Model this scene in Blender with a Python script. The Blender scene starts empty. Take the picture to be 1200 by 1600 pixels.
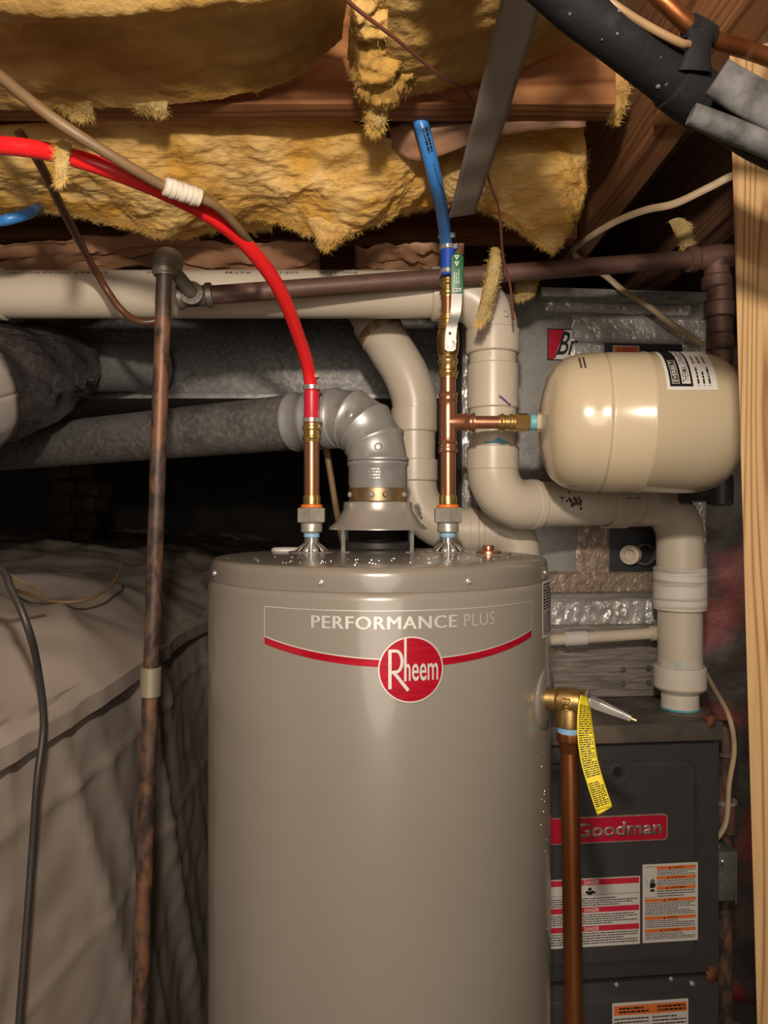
import bpy, bmesh, math, random
from mathutils import Vector, Matrix, noise
PI = math.pi
rnd = random.Random(7)
SC = bpy.context.scene
COL = SC.collection
V = Vector

# ------------------------------------------------------------------ camera
CZ, FPX = 1.57, 1150.0
cam = bpy.data.cameras.new('camera'); camo = bpy.data.objects.new('camera', cam); COL.objects.link(camo)
camo.location = (0, 0, CZ); camo.rotation_euler = (PI/2, 0, 0)
cam.sensor_width = 36; cam.lens = FPX*36/1600; cam.clip_start = .02; cam.clip_end = 60
SC.camera = camo

# ------------------------------------------------------------------ light, world, exposure
def lamp(name, kind, loc, energy, col, size, rot=None):
    l = bpy.data.lights.new(name, kind); l.energy = energy; l.color = col
    if kind == 'AREA': l.size = size
    else: l.shadow_soft_size = size
    o = bpy.data.objects.new(name, l); o.location = loc
    if rot: o.rotation_euler = rot
    COL.objects.link(o); return o
lamp('ceiling_bulb_light', 'POINT', (-.02, -.06, 1.975), 54, (1, .86, .71), .03)
lamp('room_fill_light', 'POINT', (.05, -2.0, 1.75), 95, (1, .87, .74), .7)  # added fill lamp behind the camera, lifts the shadows
w = bpy.data.worlds.new('world'); SC.world = w; w.use_nodes = True
bg = w.node_tree.nodes['Background']; bg.inputs[0].default_value = (1, .85, .68, 1); bg.inputs[1].default_value = .004
vs = SC.view_settings
vs.view_transform = 'Standard'; vs.look = 'None'; vs.gamma = 1; vs.use_curve_mapping = False; vs.exposure = 0.1

# ------------------------------------------------------------------ materials
def mat(name, c1, c2=None, rough=.5, metal=0, scale=12, stretch=(1, 1, 1), lo=.35, hi=.65, detail=4,
        bump=0, bscale=60, bstretch=None, bdist=.002, c3=None, scale3=4, lo3=.5, hi3=.6, rvar=0, coat=0, vor=0, sss=0, dist=0, spec=None, trans=0):
    m = bpy.data.materials.new(name); m.use_nodes = True
    nt = m.node_tree; N = nt.nodes; L = nt.links
    p = N['Principled BSDF']
    p.inputs['Roughness'].default_value = rough; p.inputs['Metallic'].default_value = metal
    if coat: p.inputs['Coat Weight'].default_value = coat; p.inputs['Coat Roughness'].default_value = .08
    if spec is not None: p.inputs['Specular IOR Level'].default_value = spec
    if sss:
        p.inputs['Subsurface Weight'].default_value = sss; p.inputs['Subsurface Radius'].default_value = (.01, .006, .003)
    p.inputs['Base Color'].default_value = (*c1, 1)
    tc = N.new('ShaderNodeTexCoord')
    def mapped(st):
        mp = N.new('ShaderNodeMapping'); mp.inputs['Scale'].default_value = st
        L.new(tc.outputs['Object'], mp.inputs[0]); return mp.outputs[0]
    def nz(vec, sc, det):
        n = N.new('ShaderNodeTexNoise'); n.inputs['Scale'].default_value = sc; n.inputs['Detail'].default_value = det
        n.inputs['Distortion'].default_value = dist
        L.new(vec, n.inputs['Vector']); return n
    col = None
    if c2 is not None:
        vec = mapped(stretch)
        if vor:
            t = N.new('ShaderNodeTexVoronoi'); t.inputs['Scale'].default_value = scale; L.new(vec, t.inputs['Vector'])
            sx = N.new('ShaderNodeSeparateColor'); L.new(t.outputs['Color'], sx.inputs[0]); fac = sx.outputs[0]
        else:
            t = nz(vec, scale, detail); fac = t.outputs['Fac']
        mr = N.new('ShaderNodeMapRange'); mr.inputs[1].default_value = lo; mr.inputs[2].default_value = hi
        L.new(fac, mr.inputs[0])
        mx = N.new('ShaderNodeMix'); mx.data_type = 'RGBA'
        mx.inputs[6].default_value = (*c1, 1); mx.inputs[7].default_value = (*c2, 1)
        L.new(mr.outputs[0], mx.inputs[0]); col = mx.outputs[2]
        if rvar:
            m2 = N.new('ShaderNodeMapRange'); m2.inputs[3].default_value = rough-rvar; m2.inputs[4].default_value = rough+rvar
            L.new(mr.outputs[0], m2.inputs[0]); L.new(m2.outputs[0], p.inputs['Roughness'])
        if c3 is not None:
            t3 = nz(mapped(stretch), scale3, 5)
            m3 = N.new('ShaderNodeMapRange'); m3.inputs[1].default_value = lo3; m3.inputs[2].default_value = hi3
            L.new(t3.outputs['Fac'], m3.inputs[0])
            x3 = N.new('ShaderNodeMix'); x3.data_type = 'RGBA'
            L.new(col, x3.inputs[6]); x3.inputs[7].default_value = (*c3, 1); L.new(m3.outputs[0], x3.inputs[0]); col = x3.outputs[2]
        L.new(col, p.inputs['Base Color'])
    if bump:
        b = N.new('ShaderNodeBump'); b.inputs['Strength'].default_value = bump; b.inputs['Distance'].default_value = bdist
        t = nz(mapped(bstretch or stretch), bscale, 6); L.new(t.outputs['Fac'], b.inputs['Height']); L.new(b.outputs[0], p.inputs['Normal'])
    if trans:
        out = N['Material Output']; tr = N.new('ShaderNodeBsdfTranslucent'); ms = N.new('ShaderNodeMixShader')
        ms.inputs[0].default_value = trans
        if col: L.new(col, tr.inputs[0])
        else: tr.inputs[0].default_value = (*c1, 1)
        L.new(p.outputs[0], ms.inputs[1]); L.new(tr.outputs[0], ms.inputs[2]); L.new(ms.outputs[0], out.inputs[0])
    return m

def wood(name, c1, c2, axis, rough=.7, ring=28, warp=3.0):
    """sawn timber: long grain bands along AXIS"""
    m = bpy.data.materials.new(name); m.use_nodes = True
    nt = m.node_tree; N = nt.nodes; L = nt.links; p = N['Principled BSDF']; p.inputs['Roughness'].default_value = rough
    p.inputs['Specular IOR Level'].default_value = .25
    tc = N.new('ShaderNodeTexCoord'); mp = N.new('ShaderNodeMapping')
    s = [1, 1, 1]; s[axis] = .045; mp.inputs['Scale'].default_value = s
    L.new(tc.outputs['Object'], mp.inputs[0])
    n = N.new('ShaderNodeTexNoise'); n.inputs['Scale'].default_value = 9; n.inputs['Detail'].default_value = 2; L.new(mp.outputs[0], n.inputs['Vector'])
    mul = N.new('ShaderNodeMath'); mul.operation = 'MULTIPLY'; mul.inputs[1].default_value = ring; L.new(n.outputs['Fac'], mul.inputs[0])
    fr = N.new('ShaderNodeMath'); fr.operation = 'PINGPONG'; fr.inputs[1].default_value = 1; L.new(mul.outputs[0], fr.inputs[0])
    n2 = N.new('ShaderNodeTexNoise'); n2.inputs['Scale'].default_value = 160; n2.inputs['Detail'].default_value = 4; L.new(mp.outputs[0], n2.inputs['Vector'])
    ad = N.new('ShaderNodeMath'); ad.operation = 'MULTIPLY_ADD'; ad.inputs[1].default_value = .9; ad.inputs[2].default_value = -.3
    L.new(n2.outputs['Fac'], ad.inputs[0])
    ad2 = N.new('ShaderNodeMath'); ad2.operation = 'ADD'; L.new(ad.outputs[0], ad2.inputs[0])
    pw = N.new('ShaderNodeMath'); pw.operation = 'POWER'; pw.inputs[1].default_value = warp; L.new(fr.outputs[0], pw.inputs[0])
    L.new(pw.outputs[0], ad2.inputs[1]); ad2.use_clamp = True
    mx = N.new('ShaderNodeMix'); mx.data_type = 'RGBA'; mx.inputs[6].default_value = (*c1, 1); mx.inputs[7].default_value = (*c2, 1)
    L.new(ad2.outputs[0], mx.inputs[0]); L.new(mx.outputs[2], p.inputs['Base Color'])
    b = N.new('ShaderNodeBump'); b.inputs['Strength'].default_value = .4; b.inputs['Distance'].default_value = .001
    L.new(ad2.outputs[0], b.inputs['Height']); L.new(b.outputs[0], p.inputs['Normal'])
    return m

def weave(name, c1, c2, scale, rough=.5, axis='X'):
    m = mat(name, c1, rough=rough); nt = m.node_tree; N = nt.nodes; L = nt.links; p = N['Principled BSDF']
    tc = N.new('ShaderNodeTexCoord'); ck = N.new('ShaderNodeTexChecker'); ck.inputs['Scale'].default_value = scale
    ck.inputs[1].default_value = (*c1, 1); ck.inputs[2].default_value = (*c2, 1)
    L.new(tc.outputs['UV'], ck.inputs[0]); L.new(ck.outputs[0], p.inputs['Base Color'])
    b = N.new('ShaderNodeBump'); b.inputs['Strength'].default_value = .5; b.inputs['Distance'].default_value = .0006
    L.new(ck.outputs[1], b.inputs['Height']); L.new(b.outputs[0], p.inputs['Normal'])
    return m

G = dict(
 tank=mat('taupe_enamel', (.225, .206, .178), (.21, .192, .166), rough=.27, scale=3, coat=.35, bump=.06, bscale=9, bdist=.004),
 lid=mat('lid_enamel', (.21, .19, .163), (.19, .172, .147), rough=.25, scale=6, coat=.3, bump=.05, bscale=30),
 black=mat('black_rubber', (.018, .017, .016), (.03, .028, .026), rough=.5, scale=20),
 blackfoam=mat('black_foam', (.007, .007, .008), (.028, .026, .025), rough=.7, spec=.15, scale=30, lo=.55, hi=.85, bump=.5, bscale=90),
 greytape=mat('dusty_grey_foam', (.10, .098, .098), (.035, .034, .034), rough=.65, spec=.2, scale=40, bump=.5, bscale=120),
 zinc=mat('zinc_plate', (.62, .63, .63), (.45, .46, .46), rough=.3, metal=.8, scale=60),
 nickel=mat('nickel_nut', (.52, .49, .43), (.42, .39, .34), rough=.38, metal=.5, scale=60, bump=.2, bscale=300),
 leverm=mat('brushed_lever_steel', (.40, .39, .37), (.33, .32, .30), rough=.45, metal=.6, scale=90),
 steel=mat('bright_steel', (.68, .67, .65), (.55, .54, .52), rough=.25, metal=.7, scale=90),
 copper=mat('copper', (.56, .265, .16), (.40, .165, .09), rough=.3, metal=.8, scale=14, stretch=(1, 1, .3), bump=.05, rvar=.07),
 oldcopper=mat('tarnished_copper', (.34, .13, .05), (.20, .065, .02), rough=.38, metal=.9, scale=9, stretch=(2, 2, .35), c3=(.45, .22, .12), scale3=16, lo3=.62, hi3=.7, bump=.08),
 brass=mat('brass', (.66, .46, .18), (.50, .32, .10), rough=.27, metal=.85, scale=40),
 bronze=mat('cast_bronze', (.58, .40, .17), (.46, .30, .11), rough=.4, metal=1, scale=50, bump=.3, bscale=350, bdist=.0006),
 galv=mat('galvanised_duct', (.33, .33, .32), (.22, .22, .215), rough=.45, metal=.5, scale=110, vor=1, lo=0, hi=1, c3=(.42, .41, .39), scale3=5, lo3=.5, hi3=.75, rvar=.06),
 duct=mat('dull_galvanised', (.19, .187, .18), (.12, .117, .112), rough=.5, metal=.45, scale=12, c3=(.30, .29, .275), scale3=90, lo3=.45, hi3=.8),
 dustysheet=mat('weathered_sheet_metal', (.34, .305, .27), (.17, .15, .13), rough=.55, metal=.3, scale=60, stretch=(.25, 1, 3), bump=.3, bscale=100),
 flue=mat('flue_metal', (.42, .43, .42), (.33, .335, .33), rough=.38, metal=.5, scale=7, c3=(.5, .5, .48), scale3=20, lo3=.55, hi3=.75),
 hood=mat('hood_metal', (.50, .48, .44), (.42, .41, .37), rough=.3, metal=.5, scale=16, bump=.12, bscale=40),
 flueband=mat('heat_stained_band', (.42, .33, .20), (.30, .20, .10), rough=.4, metal=.85, scale=18, c3=(.60, .56, .48), scale3=9, lo3=.5, hi3=.6),
 pvc=mat('cream_pvc', (.60, .53, .43), (.56, .49, .385), rough=.34, scale=8, c3=(.50, .41, .29), scale3=5, lo3=.62, hi3=.75, bump=.03),
 pvcw=mat('white_pvc', (.68, .63, .55), (.60, .55, .46), rough=.42, scale=14),
 pvcline=mat('scuffed_coupling', (.70, .665, .60), (.44, .40, .34), rough=.55, scale=22, stretch=(.25, .25, 6), lo=.52, hi=.66),
 stain=mat('brown_primer_stain', (.26, .14, .05), (.50, .40, .28), rough=.4, scale=30, stretch=(1, 1, .5), lo=.48, hi=.62),
 primer=mat('blue_primer', (.06, .32, .42), (.12, .42, .5), rough=.4, scale=90),
 primerline=mat('faded_primer', (.42, .50, .46), (.62, .57, .48), rough=.4, scale=30),
 purple=mat('purple_marker', (.12, .06, .2), rough=.5),
 ink=mat('black_ink', (.008, .008, .008), rough=.5),
 inkgrey=mat('grey_ink', (.10, .09, .085), rough=.6),
 smudge=mat('pipe_dope_smear', (.05, .04, .03), (.12, .09, .06), rough=.6, scale=60),
 expt=mat('almond_enamel', (.60, .50, .345), (.585, .485, .33), rough=.22, scale=4, coat=.35),
 teal=mat('teal_thread_tape', (.10, .36, .45), (.2, .5, .56), rough=.5, scale=120),
 bluetape=mat('blue_thread_seal', (.16, .36, .62), (.35, .55, .75), rough=.45, scale=200, stretch=(.2, .2, 2)),
 orange=mat('orange_plastic_ring', (.85, .18, .02), rough=.4),
 redpex=mat('red_pex', (.80, .018, .02), (.72, .012, .016), rough=.3, scale=6),
 redsleeve=mat('dark_red_sleeve', (.60, .02, .05), rough=.36),
 bluepex=mat('blue_pex', (.035, .19, .56), (.05, .24, .62), rough=.32, scale=10),
 bluesleeve=mat('deep_blue_sleeve', (.02, .075, .46), rough=.35),
 green=mat('green_vinyl', (.012, .13, .045), rough=.4),
 white=mat('white_print', (.72, .70, .66), rough=.5),
 labelwhite=mat('white_label', (.60, .575, .54), rough=.45),
 foilword=mat('silver_foil_print', (.80, .78, .75), (.72, .70, .67), rough=.36, metal=.5, scale=8),
 redfoil=mat('red_foil', (.52, .008, .03), (.42, .005, .02), rough=.28, metal=.35, scale=180, stretch=(.05, .05, 1), lo=.4, hi=.6, coat=.3),
 red=mat('red_print', (.55, .02, .05), rough=.45),
 redplate=mat('red_badge_enamel', (.42, .006, .03), rough=.35),
 badgemetal=mat('worn_badge_metal', (.46, .37, .33), (.34, .20, .17), rough=.4, metal=.4, scale=60),
 orangeprint=mat('orange_print', (.68, .17, .04), rough=.5),
 furnace=mat('charcoal_paint', (.040, .040, .042), (.047, .047, .048), rough=.38, scale=30, bump=.12, bscale=400, bdist=.0005, coat=.1),
 furnacetop=mat('dusty_charcoal', (.060, .056, .050), (.10, .085, .07), rough=.55, scale=20, c3=(.14, .11, .085), scale3=9),
 rust=mat('rust', (.20, .06, .025), (.09, .03, .02), rough=.8, scale=60, bump=.6, bscale=120),
 foil=mat('foil_tape', (.74, .73, .71), (.50, .49, .48), rough=.27, metal=.5, scale=18, bump=.9, bscale=55, bdist=.004, dist=1.2),
 oldfoil=mat('dusty_foil_tape', (.42, .33, .265), (.28, .21, .165), rough=.4, metal=.5, scale=26, bump=.9, bscale=70, bdist=.003, dist=1.2),
 blackpanel=mat('dark_grey_panel', (.025, .028, .032), rough=.45),
 steelpipe=mat('rusty_steel_pipe', (.038, .026, .021), (.14, .088, .066), rough=.5, metal=.2, scale=55, stretch=(1, 1, .5), c3=(.20, .092, .05), scale3=38, lo3=.50, hi3=.64, bump=.35, bscale=150, bdist=.001, lo=.4, hi=.7),
 brownpipe=mat('dusty_brown_pipe', (.105, .055, .042), (.165, .09, .068), rough=.55, metal=.2, scale=16, stretch=(.4, 1, 1), c3=(.07, .04, .03), scale3=30, lo3=.55, hi3=.65, bump=.2, bscale=150),
 malleable=mat('grey_malleable_iron', (.20, .18, .15), (.13, .12, .10), rough=.48, metal=.5, scale=40, bump=.4, bscale=200),
 couplingm=mat('galvanised_coupling', (.40, .36, .27), (.29, .26, .19), rough=.45, metal=.5, scale=30, stretch=(1, 1, .3)),
 sheet=mat('grey_poly_sheet', (.43, .37, .325), (.36, .31, .27), rough=.42, scale=3, bump=.15, bscale=8, bdist=.01),
 seam=mat('sheet_crease', (.26, .23, .19), rough=.5),
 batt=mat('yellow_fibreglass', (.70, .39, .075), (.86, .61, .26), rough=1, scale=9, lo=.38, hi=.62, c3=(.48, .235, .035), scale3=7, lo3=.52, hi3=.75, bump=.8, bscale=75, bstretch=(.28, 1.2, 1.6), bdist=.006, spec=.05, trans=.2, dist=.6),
 ambershade=mat('shaded_amber_fibreglass', (.46, .265, .065), (.64, .43, .16), rough=.8, scale=8, c3=(.25, .14, .035), scale3=5, lo3=.5, hi3=.75, bump=.8, bscale=50, bdist=.006, spec=.15, trans=.1),  # amber fibre darkened: shade on the near batts put into the colour
 fluff=mat('fibre_strands', (.80, .60, .25), (.62, .40, .10), rough=1, scale=20, spec=.05, trans=.2),
 paleflu=mat('pale_fibre_tuft', (.62, .50, .26), (.45, .34, .16), rough=1, scale=30, bump=1, bscale=90, bdist=.004, spec=.05, trans=.2),
 kraft=mat('kraft_paper', (.33, .18, .10), (.26, .13, .068), rough=.6, scale=12, bump=.35, bscale=22, bdist=.006),
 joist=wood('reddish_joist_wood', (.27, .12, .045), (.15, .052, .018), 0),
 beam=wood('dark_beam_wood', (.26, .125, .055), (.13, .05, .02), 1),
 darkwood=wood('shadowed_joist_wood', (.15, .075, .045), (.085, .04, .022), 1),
 stud=wood('fresh_pine', (.43, .285, .135), (.20, .105, .04), 2, ring=60, warp=3.2),
 ply=wood('subfloor_ply', (.22, .14, .08), (.15, .09, .05), 0),
 concrete=mat('concrete', (.20, .185, .165), (.13, .12, .11), rough=.9, scale=5, bump=.4, bscale=60),
 block=mat('dark_masonry', (.07, .062, .055), (.05, .045, .04), rough=.9, scale=5, bump=.4, bscale=40),
 brick=mat('brick', (.06, .028, .018), (.04, .02, .014), rough=.9, scale=30),
 wrap=mat('black_duct_wrap', (.075, .066, .066), (.045, .04, .041), rough=.2, scale=10, bump=1, bscale=11, bstretch=(3.2, .8, 2.2), bdist=.03, coat=.5),
 strap=weave('woven_grey_strap', (.33, .28, .255), (.22, .19, .17), 140, .42),
 fabric=weave('white_mesh_tape', (.50, .45, .42), (.28, .25, .235), 90, .6),
 tanwire=mat('tan_cable', (.20, .125, .06), (.16, .095, .045), rough=.5, scale=20),
 brownwire=mat('brown_tube', (.13, .05, .022), (.09, .035, .016), rough=.38, scale=20),
 redwire=mat('red_brown_wire', (.16, .055, .035), rough=.45),
 blackwire=mat('black_cord', (.03, .027, .025), rough=.45),
 creamwire=mat('cream_cable', (.52, .40, .26), (.44, .33, .2), rough=.5, scale=30),
 whitetape=mat('white_electrical_tape', (.66, .60, .50), (.55, .48, .38), rough=.42, scale=40),
 yellow=mat('yellow_tag', (.80, .66, .03), rough=.45),
 boxmetal=mat('grey_box_metal', (.19, .19, .185), (.14, .14, .135), rough=.45, metal=.6, scale=30),
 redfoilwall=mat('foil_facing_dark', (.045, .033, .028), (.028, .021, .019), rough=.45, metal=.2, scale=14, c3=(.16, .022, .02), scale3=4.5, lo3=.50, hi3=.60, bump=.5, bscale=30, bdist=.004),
)

# ------------------------------------------------------------------ geometry helpers
def P(px, py, Y):
    """the point at distance Y on the sight line of pixel (px, py)"""
    return V(((px-600)/FPX*Y, Y, CZ+(800-py)/FPX*Y))
def basis(a):
    a = V(a).normalized()
    h = V((0, 0, 1)) if abs(a.z) < .9 else V((0, -1, 0))
    u = h.cross(a).normalized(); return u, a.cross(u).normalized(), a
def smooth(pts, n=8):
    """Catmull-Rom through pts (each a Vector of any size)"""
    out = []
    q = [pts[0]*2-pts[1]]+list(pts)+[pts[-1]*2-pts[-2]]
    for i in range(1, len(q)-2):
        a, b, c, d = q[i-1], q[i], q[i+1], q[i+2]
        for k in range(n):
            t = k/n
            out.append(.5*((2*b)+(c-a)*t+(2*a-5*b+4*c-d)*t*t+(3*b-a-3*c+d)*t**3))
    out.append(pts[-1].copy()); return out
class MB:
    def __init__(s): s.v = []; s.f = []; s.uv = None
    def add(s, vs_, fs):
        o = len(s.v); s.v += [V(x) for x in vs_]; s.f += [tuple(i+o for i in f) for f in fs]; return s
    def box(s, c, size, ax=None):
        c = V(c); X, Y, Z = (V((1, 0, 0)), V((0, 1, 0)), V((0, 0, 1))) if ax is None else [V(a) for a in ax]
        x, y, z = [k/2 for k in size]
        vv = [c+X*(x*i)+Y*(y*j)+Z*(z*k) for i in (-1, 1) for j in (-1, 1) for k in (-1, 1)]
        return s.add(vv, [(0, 1, 3, 2), (4, 6, 7, 5), (0, 4, 5, 1), (2, 3, 7, 6), (0, 2, 6, 4), (1, 5, 7, 3)])
    def lathe(s, prof, o, axis, seg=40, a0=0, close=True):
        """prof: list of (radius, distance along the axis)"""
        u, v, a = basis(axis); o = V(o); vv = []; ff = []; n = len(prof)
        for r, t in prof:
            for k in range(seg):
                q = a0+2*PI*k/seg
                vv.append(o+a*t+(u*math.cos(q)+v*math.sin(q))*r)
        for i in range(n-1):
            for k in range(seg):
                k2 = (k+1) % seg
                ff.append((i*seg+k, i*seg+k2, (i+1)*seg+k2, (i+1)*seg+k))
        if close:
            if prof[0][0] > 1e-6: ff.append(tuple(range(seg-1, -1, -1)))
            if prof[-1][0] > 1e-6: ff.append(tuple((n-1)*seg+k for k in range(seg)))
        return s.add(vv, ff)
    def sleeve(s, o, axis, t0, t1, ri, ro, c=.001, seg=40):
        return s.lathe([(ri, t0), (ro-c, t0), (ro, t0+c), (ro, t1-c), (ro-c, t1), (ri, t1)], o, axis, seg, close=False)
    def tube(s, pts, r, seg=12, n=8, flat=1.0, up=None):
        """pts: Vectors; r: number or one radius per point; n=0 keeps the points as they are"""
        rr = [r]*len(pts) if isinstance(r, (int, float)) else list(r)
        if n:
            q = smooth([V((*p, x)) for p, x in zip(pts, rr)], n)
            pts = [V(x[:3]) for x in q]; rr = [x[3] for x in q]
        m = len(pts); T = [(pts[min(i+1, m-1)]-pts[max(i-1, 0)]).normalized() for i in range(m)]
        u, v, _ = basis(T[0])
        if up is not None: u = (V(up)-T[0]*V(up).dot(T[0])).normalized()
        vv = []; ff = []
        for i in range(m):
            u = (u-T[i]*u.dot(T[i])).normalized(); v = T[i].cross(u)
            k_ = 1.0
            if 0 < i < m-1:
                d1 = (pts[i]-pts[i-1]).normalized(); k_ = 1/max(.6, d1.dot(T[i]))
            for k in range(seg):
                a = 2*PI*k/seg; vv.append(pts[i]+(u*math.cos(a)*flat+v*math.sin(a))*rr[i])
        for i in range(m-1):
            for k in range(seg):
                k2 = (k+1) % seg; ff.append((i*seg+k, i*seg+k2, (i+1)*seg+k2, (i+1)*seg+k))
        ff.append(tuple(range(seg-1, -1, -1))); ff.append(tuple((m-1)*seg+k for k in range(seg)))
        return s.add(vv, ff)
    def grid(s, fn, nu, nv, uv=False):
        o = len(s.v); vv = [fn(i/nu, j/nv) for i in range(nu+1) for j in range(nv+1)]
        ff = [(i*(nv+1)+j, (i+1)*(nv+1)+j, (i+1)*(nv+1)+j+1, i*(nv+1)+j+1) for i in range(nu) for j in range(nv)]
        if uv: s.uv = [(i/nu*uv[0], j/nv*uv[1]) for i in range(nu+1) for j in range(nv+1)]
        return s.add(vv, ff)
    def quad(s, a, b, c, d): return s.add([a, b, c, d], [(0, 1, 2, 3)])
    def poly(s, pts): return s.add(pts, [tuple(range(len(pts)))])
    def build(s, name, m, parent=None, bevel=0, sharp=40, solid=0, loc=None):
        me = bpy.data.meshes.new(name)
        off = V(parent.matrix_basis.translation) if parent is not None else (V(loc) if loc is not None else V((0, 0, 0)))
        p = parent
        if p is not None:
            off = V((0, 0, 0))
            while p is not None: off += V(p.location); p = p.parent
        me.from_pydata([x-off for x in s.v], [], s.f)
        if s.uv and len(s.uv) == len(s.v):
            ul = me.uv_layers.new(name='UVMap')
            for lp in me.loops: ul.data[lp.index].uv = s.uv[lp.vertex_index]
        bm = bmesh.new(); bm.from_mesh(me)
        bmesh.ops.recalc_face_normals(bm, faces=bm.faces)
        if bevel: bmesh.ops.bevel(bm, geom=bm.edges[:], offset=bevel, segments=2, affect='EDGES', profile=.6, clamp_overlap=True)
        bm.to_mesh(me); bm.free()
        me.polygons.foreach_set('use_smooth', [True]*len(me.polygons))
        me.set_sharp_from_angle(angle=math.radians(sharp))
        me.materials.append(m)
        o = bpy.data.objects.new(name, me); COL.objects.link(o)
        if parent is not None: o.parent = parent
        elif loc is not None: o.location = loc
        if solid:
            md = o.modifiers.new('thickness', 'SOLIDIFY'); md.thickness = solid; md.offset = 0
        return o
def thing(name, loc, label, cat, group=None):
    o = bpy.data.objects.new(name, None); COL.objects.link(o); o.location = loc; o.empty_display_size = .05
    o['label'] = label; o['category'] = cat
    if group: o['group'] = group
    return o
def tag(o, label, cat=None, group=None, kind=None):
    o['label'] = label
    if cat: o['category'] = cat
    if group: o['group'] = group
    if kind: o['kind'] = kind
    return o
def struct(o): o['kind'] = 'structure'; return o
def fnz(p, sc, oct=4): return noise.fractal(V(p)*sc, 1.0, 2.0, oct)

_tc = {}
def text2d(s, bold=0.0, shear=0.0, spacing=1.0):
    """flat letters as (points, faces), their box scaled to 1 x 1"""
    k = (s, bold, shear, spacing)
    if k in _tc: return _tc[k]
    cu = bpy.data.curves.new('text', 'FONT'); cu.body = s; cu.offset = bold; cu.shear = shear; cu.space_character = spacing
    cu.resolution_u = 4; cu.fill_mode = 'FRONT'
    ob = bpy.data.objects.new('text', cu)
    me = ob.to_mesh()
    pts = [(v.co.x, v.co.y) for v in me.vertices]; fs = [tuple(p.vertices) for p in me.polygons]
    ob.to_mesh_clear(); bpy.data.objects.remove(ob); bpy.data.curves.remove(cu)
    x0 = min(p[0] for p in pts); x1 = max(p[0] for p in pts); y0 = min(p[1] for p in pts); y1 = max(p[1] for p in pts)
    pts = [((x-x0)/(x1-x0), (y-y0)/(y1-y0)) for x, y in pts]
    _tc[k] = (pts, fs); return _tc[k]
def text_on(mb, s, fn, a0, a1, b0, b1, c, **kw):
    pts, fs = text2d(s, **kw)
    return mb.add([fn(a0+(a1-a0)*x, b0+(b1-b0)*y, c) for x, y in pts], fs)
def rect_on(mb, fn, a0, a1, b0, b1, c, n=1):
    for i in range(n):
        x0 = a0+(a1-a0)*i/n; x1 = a0+(a1-a0)*(i+1)/n
        mb.quad(fn(x0, b0, c), fn(x1, b0, c), fn(x1, b1, c), fn(x0, b1, c))
    return mb
def words_on(mb, fn, a0, a1, b0, b1, c, lines, fill=.55, sd=1, unit=None):
    """rows of word-sized marks: print too small to read"""
    r = random.Random(sd); lh = (b1-b0)/lines; unit = unit or lh
    for i in range(lines):
        y1 = b1-lh*i-lh*.2; y0 = y1-lh*fill; x = a0; end = a1-(r.random()*.35*(a1-a0) if r.random() < .25 else 0)
        while x < end:
            wd = unit*r.uniform(.7, 3.2); x2 = min(x+wd, end)
            mb.quad(fn(x, y0, c), fn(x2, y0, c), fn(x2, y1, c), fn(x, y1, c)); x = x2+unit*.45
    return mb
def stroke_on(mb, fn, pts, wd, c, closed=False):
    n = len(pts)
    L_, R_ = [], []
    for i in range(n):
        a = pts[i-1] if i or closed else pts[i]; b = pts[(i+1) % n] if i < n-1 or closed else pts[i]
        dx, dy = b[0]-a[0], b[1]-a[1]; l = math.hypot(dx, dy) or 1
        nx, ny = -dy/l*wd/2, dx/l*wd/2
        L_.append(fn(pts[i][0]+nx, pts[i][1]+ny, c)); R_.append(fn(pts[i][0]-nx, pts[i][1]-ny, c))
    for i in range(n if closed else n-1):
        j = (i+1) % n; mb.quad(L_[i], L_[j], R_[j], R_[i])
    return mb
class Frame:
    def __init__(s, o, u, n): s.o = V(o); s.u = V(u).normalized(); s.n = V(n).normalized(); s.v = s.n.cross(s.u)
    def __call__(s, a, b, c=0): return s.o+s.u*a+s.v*b+s.n*c
    def px(s, x, y):
        d = P(x, y, 1)-V((0, 0, CZ)); t = (s.o-V((0, 0, CZ))).dot(s.n)/d.dot(s.n)
        q = V((0, 0, CZ))+d*t-s.o; return q.dot(s.u), q.dot(s.v)
    def slab(s, mb, a0, a1, b0, b1, c0, c1):
        return mb.box(s((a0+a1)/2, (b0+b1)/2, (c0+c1)/2), (abs(a1-a0), abs(b1-b0), abs(c1-c0)), (s.u, s.v, s.n))
def arc(c, d0, d1, R, n=10):
    """quarter bend: starts at c travelling d0, ends travelling d1"""
    d0 = V(d0).normalized(); d1 = V(d1).normalized(); o = V(c)+d1*R
    return [o-d1*R*math.cos(PI/2*k/n)+d0*R*math.sin(PI/2*k/n) for k in range(n+1)]

# ------------------------------------------------------------------ the setting
def slabbox(name, lo, hi, m):
    lo, hi = V(lo), V(hi); return struct(MB().box((lo+hi)/2, hi-lo).build(name, m))
slabbox('floor', (-4.2, -2.8, -.1), (2.4, 6.2, 0), G['concrete'])
slabbox('ceiling', (-4.2, -2.8, 2.36), (2.4, 6.2, 2.40), G['ply'])
slabbox('wall_back', (-4.2, 6, 0), (2.4, 6.2, 2.36), G['block'])
slabbox('wall_left', (-4.3, -2.8, 0), (-4.1, 6.2, 2.36), G['block'])
slabbox('wall_right', (2.2, -2.8, 0), (2.4, 6.2, 2.36), G['block'])
slabbox('wall_front', (-4.2, -2.9, 0), (2.4, -2.7, 2.36), G['concrete'])

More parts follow.
